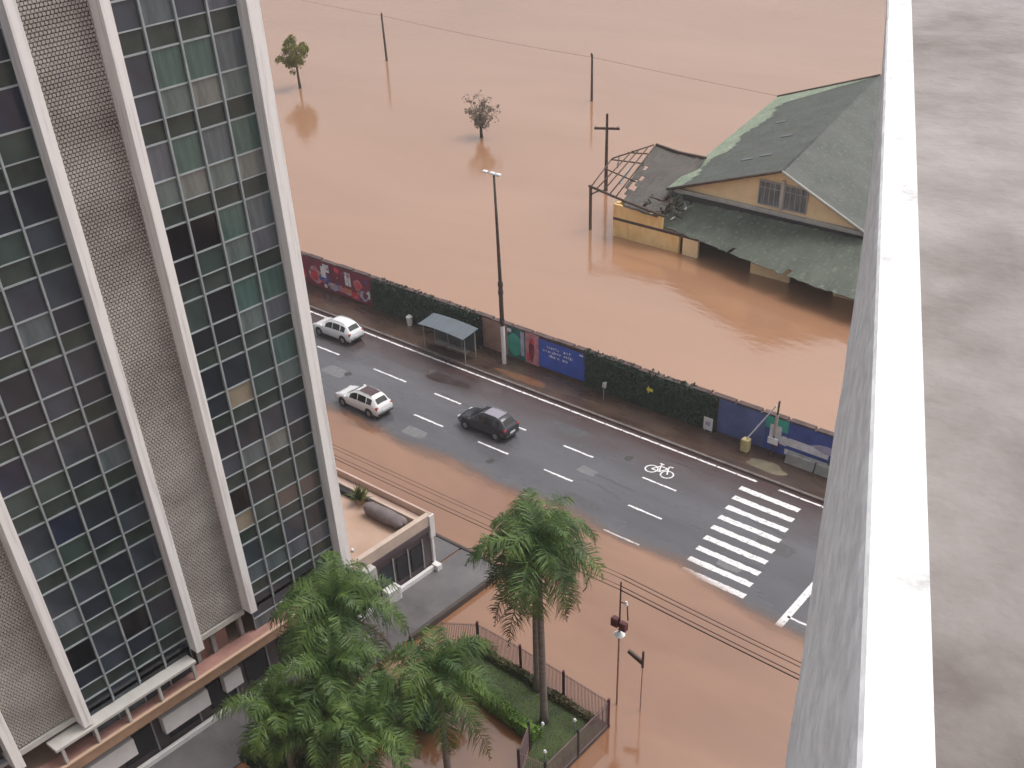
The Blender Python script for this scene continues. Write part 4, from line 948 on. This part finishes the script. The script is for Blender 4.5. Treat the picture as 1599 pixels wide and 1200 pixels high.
# lean-to roof in front, ragged mossy eave
mb = MB(); n = 76; vs = []; cols = []
up0, up1 = Vector((-56.2, 86.0, 5.0)), Vector((-30.0, 86.0, 4.95))
ev = [(-56.9, 83.9, 2.75), (-55.6, 83.3, 2.8), (-50.3, 82.2, 2.8), (-45.4, 81.0, 2.8), (-40, 79.9, 2.8), (-34.3, 79.1, 2.8), (-28, 78.5, 2.8)]
def evp(q):
    s_ = q * (len(ev) - 1); i = min(len(ev) - 2, int(s_)); return Vector(ev[i]).lerp(Vector(ev[i + 1]), s_ - i)
nr_ = 8
for i in range(n + 1):
    q = i / n; a = up0.lerp(up1, q); b = evp(q) + Vector((0, RW.uniform(-.05, .05), RW.uniform(-.06, .04)))
    for j in range(nr_ + 1):
        p_ = a.lerp(b, j / nr_); p_.z += RW.uniform(-.05, .05) + (-.12 * math.sin(PI * j / nr_)) + .03 * (i % 2); vs.append(p_)
    # hidden
RH = random.Random(4)
mb.add(vs, [(i * (nr_ + 1) + j, i * (nr_ + 1) + j + 1, (i + 1) * (nr_ + 1) + j + 1, (i + 1) * (nr_ + 1) + j) for i in range(n) for j in range(nr_) if not (j == nr_ - 1 and RH.random() < .02) and not (i < 6 and RH.random() < .2)])
sko = wp(mb, 'lean_to_roof', M['skirt']); so = sko.modifiers.new('thickness', 'SOLIDIFY'); so.thickness = .05
# lower wall: piers and low panels standing in the water
xs_ = [-60.6, -55.2, -54.9, -53.3, -52.9, -51.3, -50.9, -47, -45.9, -42.1, -41.6, -38.6, -38.0, -35.5, -35, -29]
o_ = wp(frame_mb([-60.6, -55.2, -54.9, -53.3], [.0, 2.5, 3.9], lambda i, j: j == 0 or i == 0, 82.75, 83.0, 'y'), 'yellow_wall', M['yellow'])
for x0_, x1_ in ((-52.9, -51.3), (-45.9, -42.1), (-38, -35.5)): wp(MB().box(x0_, x1_, 82.75, 83.0, 0, 2.5), 'yellow_wall', M['gableyellow'])
wp(MB().box(-55, -29, 85.6, 85.8, 0, 5.0), 'inner_wall', M['dark'])  # painted near-black so the openings look like a shaded interior
wp(MB().box(-60.6, -29, 82.74, 83.02, 2.5, 2.75), 'wall_beam', M['wood'])
# gutter debris at the junction
for k in range(56):
    mb = MB(); c = Vector((RW.uniform(-58.2, -53.6), RW.uniform(82.9, 85.2), RW.uniform(3.2, 4.7))); d = Vector((RW.uniform(-.7, .7), RW.uniform(-.7, .7), RW.uniform(-.3, .3)))
    mb.prism([c, c + d, c + d + Vector((.1, .12, .03)), c + Vector((.15, .1, .05))], (0, 0, .03))
    wp(mb, 'broken_board', RW.choice((M['wood'], M['wood'], M['paneloff'], M['skirt'], M['annex'], M['dark'])))

an = thing('ruined_shed', 'half collapsed shed with brown roof and bare rafters beside the warehouse', 'shed', (-60, 86, 1)); AO = Vector((-60, 86, 1))
def ap(mb, name, m=None, solid=0):
    o = mb.build(name, m)
    for v in o.data.vertices: v.co -= AO
    o.parent = an
    if solid: s_ = o.modifiers.new('thickness', 'SOLIDIFY'); s_.thickness = solid
    return o
def shed(u, v):      # u 0 left..1 right, v 0 front..1 ridge
    a = Vector((-60.4, 82.5, 4.15)).lerp(Vector((-55.6, 82.5, 3.75)), u); b = Vector((-62.4, 91.8, 6.45)).lerp(Vector((-56.9, 92.1, 6.1)), u); return a.lerp(b, v)
mb = MB(); nu, nv = 14, 12; vs = []
for j in range(nv + 1):
    for i in range(nu + 1): q = shed(i / nu, j / nv); q.z += RW.uniform(-.06, .06) - .15 * math.sin(PI * i / nu) * (j / nv); vs.append(q)
mb.add(vs, [(j * (nu + 1) + i, j * (nu + 1) + i + 1, (j + 1) * (nu + 1) + i + 1, (j + 1) * (nu + 1) + i) for j in range(nv) for i in range(nu)
            if not (i < 3 and j > 1 and RW.random() < .35) and not (i + j < 3) and not (j < 4 and RW.random() < .12)]); ap(mb, 'roof_sheet', M['annex'], .05)
mb = MB()
mb.box(-63.3, -63.1, 82.6, 82.8, .3, 5.1); ap(mb, 'corner_post', M['wood'])
mb = MB(); mb.path([(-63.4, 82.7, 5.0), (-59.5, 82.7, 4.45), (-54.9, 82.7, 3.95)], .12, 5); ap(mb, 'front_beam', M['wood'])
for a, b in (((-63.2, 82.7, 4.9), (-65.3, 88.8, 5.5)), ((-65.3, 88.8, 5.5), (-62.6, 91.8, 6.45)), ((-62.6, 82.7, 4.8), (-64.1, 90.4, 6.0)), ((-61.9, 82.7, 4.7), (-63.6, 90.8, 6.1)), ((-61.1, 82.7, 4.6), (-62.9, 91.2, 6.3)), ((-60.4, 82.7, 4.5), (-62.4, 91.6, 6.4)), ((-64.6, 86.6, 5.3), (-60.5, 86.0, 5.0)), ((-65.2, 88.5, 5.5), (-61.5, 88.6, 5.75)), ((-64.3, 90.0, 5.9), (-62.2, 90.2, 6.1)), ((-63.3, 82.7, 4.2), (-62.2, 82.7, 4.8)), ((-64.9, 89.4, 5.7), (-63.5, 87.2, 5.4))):
    mb = MB(); mb.path([a, b], .065, 5); ap(mb, 'rafter', M['wood'])
mb = MB(); mb.prism([(-61.8, 85.2, 4.75), (-61.5, 85.2, 4.8), (-62.2, 87.6, 5.4), (-62.6, 87.6, 5.3)], (0, 0, .05)); ap(mb, 'pale_plank', M['paneloff'])
mb = MB(); mb.path([(-56.9, 92.1, 6.15), (-59.8, 91.9, 6.2), (-62.4, 91.8, 6.5)], .13, 5); ap(mb, 'ridge_board', M['wood'])
ap(MB().box(-60.5, -60.2, 83.02, 90, 0, 4.0), 'side_wall', M['yellow']); ap(MB().box(-60.5, -55.6, 90, 90.2, 0, 4.2), 'back_wall', M['yellow'])

# ================================================================ POLES, TREES IN THE RIVER
t = thing('utility_pole', 'dark wooden pole with one cross arm standing beside the ruined shed', 'utility pole', (-68.37, 91.99, .3), .5)
MB().tube((0, 0, 0), (0, 0, 8.0), .2, .12, 10).build('pole', M['wood'], t); MB().box(-1.25, 1.25, -.09, .09, 6.55, 6.75).build('cross_arm', M['wood'], t)
for x in (-1.1, 1.1): MB().tube((x, 0, 6.75), (x, 0, 6.95), .06, .04, 6).build('insulator', M['paneloff'], t)
for i, (x, y, h, l) in enumerate(((-125.11, 116.47, 5.8, 'thin dark pole far out in the brown water, left one'), (-88.93, 116.4, 5.2, 'thin dark pole in the brown water above the cross arm pole'))):
    t = thing('river_pole', l, 'utility pole', (x, y, .8), 0, 'thin poles standing in the river')
    MB().tube((0, 0, 0), (-.15 if i == 0 else 0, 0, h + .2), .17, .12, 8).build('pole', M['tar'], t); MB().tube((-.1, 0, h), (-.1, 0, h + .35), .12, .08, 6).build('cap', M['tar'], t)
for i, (a, b, s_, l) in enumerate((((-150, 116.5, 7.3), (-125.25, 116.47, 6.6), .2, 'faint wire over the river, left of the far pole'), ((-125.25, 116.47, 6.6), (-88.93, 116.4, 5.9), .25, 'faint wire over the river between the two thin poles'), ((-88.93, 116.4, 5.9), (-40, 116.2, 5.0), .2, 'faint wire over the river, right of the second pole'))):
    cable('power_line', a, b, s_, .022, l, 'wire between the river poles', M['beigew'])

def tree(loc, h, rad, zc, label, m, n, seed, sparse=False, gap=.0):
    R = random.Random(seed); t = thing('river_tree', label, 'tree', loc, 0, 'trees standing in the river')
    mb = MB(); mb.path([(0, 0, 0), (-.05, 0, h * .3), (-.1, .05, zc - rad * .2), (-.05, 0, zc + rad * .3)], [.2, .15, .12, .06], 8)
    tips = []
    for k in range(14 if not sparse else 22):
        a = R.uniform(0, 6.28); e = R.uniform(-.1, 1.3); L_ = rad * R.uniform(.55, 1.05); b0 = Vector((-.08, .03, zc - rad * R.uniform(.2, .7)))
        d = Vector((math.cos(a) * math.cos(e), math.sin(a) * math.cos(e), math.sin(e))); m_ = b0 + d * L_ * .5 + Vector((0, 0, .1)); tp_ = b0 + d * L_ * 1.05 + Vector((0, 0, rad * .45)); mb.path([b0, m_, tp_], [.06, .04, .015], 5); tips += [m_, tp_, tp_]
    mb.build('trunk', M['bark'], t)
    cr = MB(); cr.use(m); cl_ = [(q + Vector((R.gauss(0, .2), R.gauss(0, .2), R.gauss(0, .15))) * rad * .5, rad * R.uniform(.14, .32)) for q in tips for _ in range(2 if not sparse else 1)]
    for _ in range(n):
        c, r_ = R.choice(cl_); v = Vector((R.gauss(0, 1), R.gauss(0, 1), R.gauss(0, .8))); v = v.normalized() * r_ * R.random() ** .4; p_ = c + v
        d = Vector((R.gauss(0, 1), R.gauss(0, 1), R.gauss(0, 1))).normalized(); a = d.orthogonal().normalized(); b = d.cross(a); s_ = R.uniform(.07, .16)
        cr.add([p_ - a * s_, p_ - b * s_ * .6, p_ + a * s_, p_ + b * s_ * .6], [(0, 1, 2, 3)])
    cr.build('crown', None, t)
tree((-124.8, 100.2, .8), 5.5, 2.05, 4.0, 'round olive green tree rising out of the brown water', M['treeleaf'], 6500, 3)
tree((-90.64, 97.94, .8), 3.9, 1.9, 2.4, 'half bare brownish tree in the middle of the brown water', M['dryleaf'], 1500, 8, True)

# ================================================================ THE CAMERA'S OWN BUILDING AND ITS LEDGE
mb = MB(); F_ = Vector((-.48, 1.48, 0)); D_ = Vector((-.436, .9, 0)).normalized(); N_ = Vector((D_.y, -D_.x, 0))     # N_ points right
n = 60; RL = random.Random(2); vs = []
M['ledge_top'] = mat('white_ledge_paint', (.50, .49, .49), .7, col2=(.86, .85, .85), scale=7, bump=.12, bscale=25, lo=.28, hi=.48, det=10)
M['ledge_side'] = mat('rough_grey_render', (.80, .79, .80), .9, col2=(1, 1, 1), scale=20, stretch=(.6, .22, .8), bump=.15, bscale=30, lo=.4, hi=.6)
def lt(tt, off, z): q = F_ + D_ * tt + N_ * off; return (q.x, q.y, z)
prof = [(1, 37.6), (.85, 37.74), (.5, 38.0), (.2, 38.24), (.06, 38.355), (-.06, 38.39), (-.18, 38.4), (.15, 38.4), (.15, 37.6)]
for i in range(n + 1):
    tt = -2.6 + 16.0 * i / n
    for j, (o_, z_) in enumerate(prof):
        jit = RL.uniform(-.003, .003) if j in (0, 1, 2, 3, 4) else 0
        if j < 5: o_ = o_ * min(.12, -.11 + .030 * max(.4, tt))
        elif j < 7: o_ = -o_ * .08
        vs.append(lt(tt, o_ + jit, z_ + jit * .5))
k = len(prof)
lm = MB(); lm.use(M['ledge_side'])
for i in range(n):
    pass
lm.add(vs, [(i * k + j, (i + 1) * k + j, (i + 1) * k + (j + 1) % k, i * k + (j + 1) % k) for i in range(n) for j in range(k)] + [tuple(range(k)), tuple(range(n * k, n * k + k))[::-1]])
lo = lm.build('balcony_ledge', None, label='bright white ledge with rough grey side at the right edge, close up', cat='ledge')
lo.data.materials.append(M['ledge_top'])
for p_ in lo.data.polygons:
    zc = sum(lo.data.vertices[v].co.z for v in p_.vertices) / len(p_.vertices)
    if zc > 38.397: p_.material_index = 1
fl = MB(); fl.add([lt(-2.6, .152, 37.9), lt(13.4, .152, 37.9), lt(13.4, 3.2, 37.9), lt(-2.6, 3.2, 37.9), lt(-2.6, .152, 37.7), lt(13.4, .152, 37.7), lt(13.4, 3.2, 37.7), lt(-2.6, 3.2, 37.7)], [(0, 3, 2, 1), (4, 5, 6, 7), (0, 1, 5, 4), (1, 2, 6, 5), (2, 3, 7, 6), (3, 0, 4, 7)])
fl.build('roof_slab', mat('stained_roof_slab', (.15, .125, .115), .8, col2=(.34, .31, .3), scale=.7, bump=.3, bscale=14), label='stained grey brown roof slab behind the bright white ledge', cat='roof slab')
bb = thing('unseen_viewpoint_building', 'unseen pale building behind the viewpoint that carries the white ledge, added to shape sky light', 'office building', (0, -11, 0))  # unseen body added to block sky light, kept low to brighten the ledge side
MB().box(-26, 26, -9, 8.6, 0, 37.69).build('wall', mat('pale_render', (.4, .38, .36), .8, var=.1), bb)
for k_ in range(11):
    MB().box(-25.5, 25.5, 8.6, 8.66, 2.2 + 3.2 * k_, 3.8 + 3.2 * k_).build('window_band', PANES[2], bb)

# ================================================================ AIR
hm = bpy.data.materials.new('haze_air'); hm.use_nodes = True; hn = hm.node_tree; hn.nodes.clear()
hv = hn.nodes.new('ShaderNodeVolumePrincipled'); hv.inputs['Color'].default_value = (.97, .93, .92, 1); hv.inputs['Density'].default_value = .0005; hv.inputs['Anisotropy'].default_value = .0
ho = hn.nodes.new('ShaderNodeOutputMaterial'); hn.links.new(hv.outputs[0], ho.inputs['Volume'])
MB().box(-4100, 4100, -1600, 6100, -2, 64).build('haze', hm, kind='stuff', label='thin pale humid air over the flood', cat='haze')
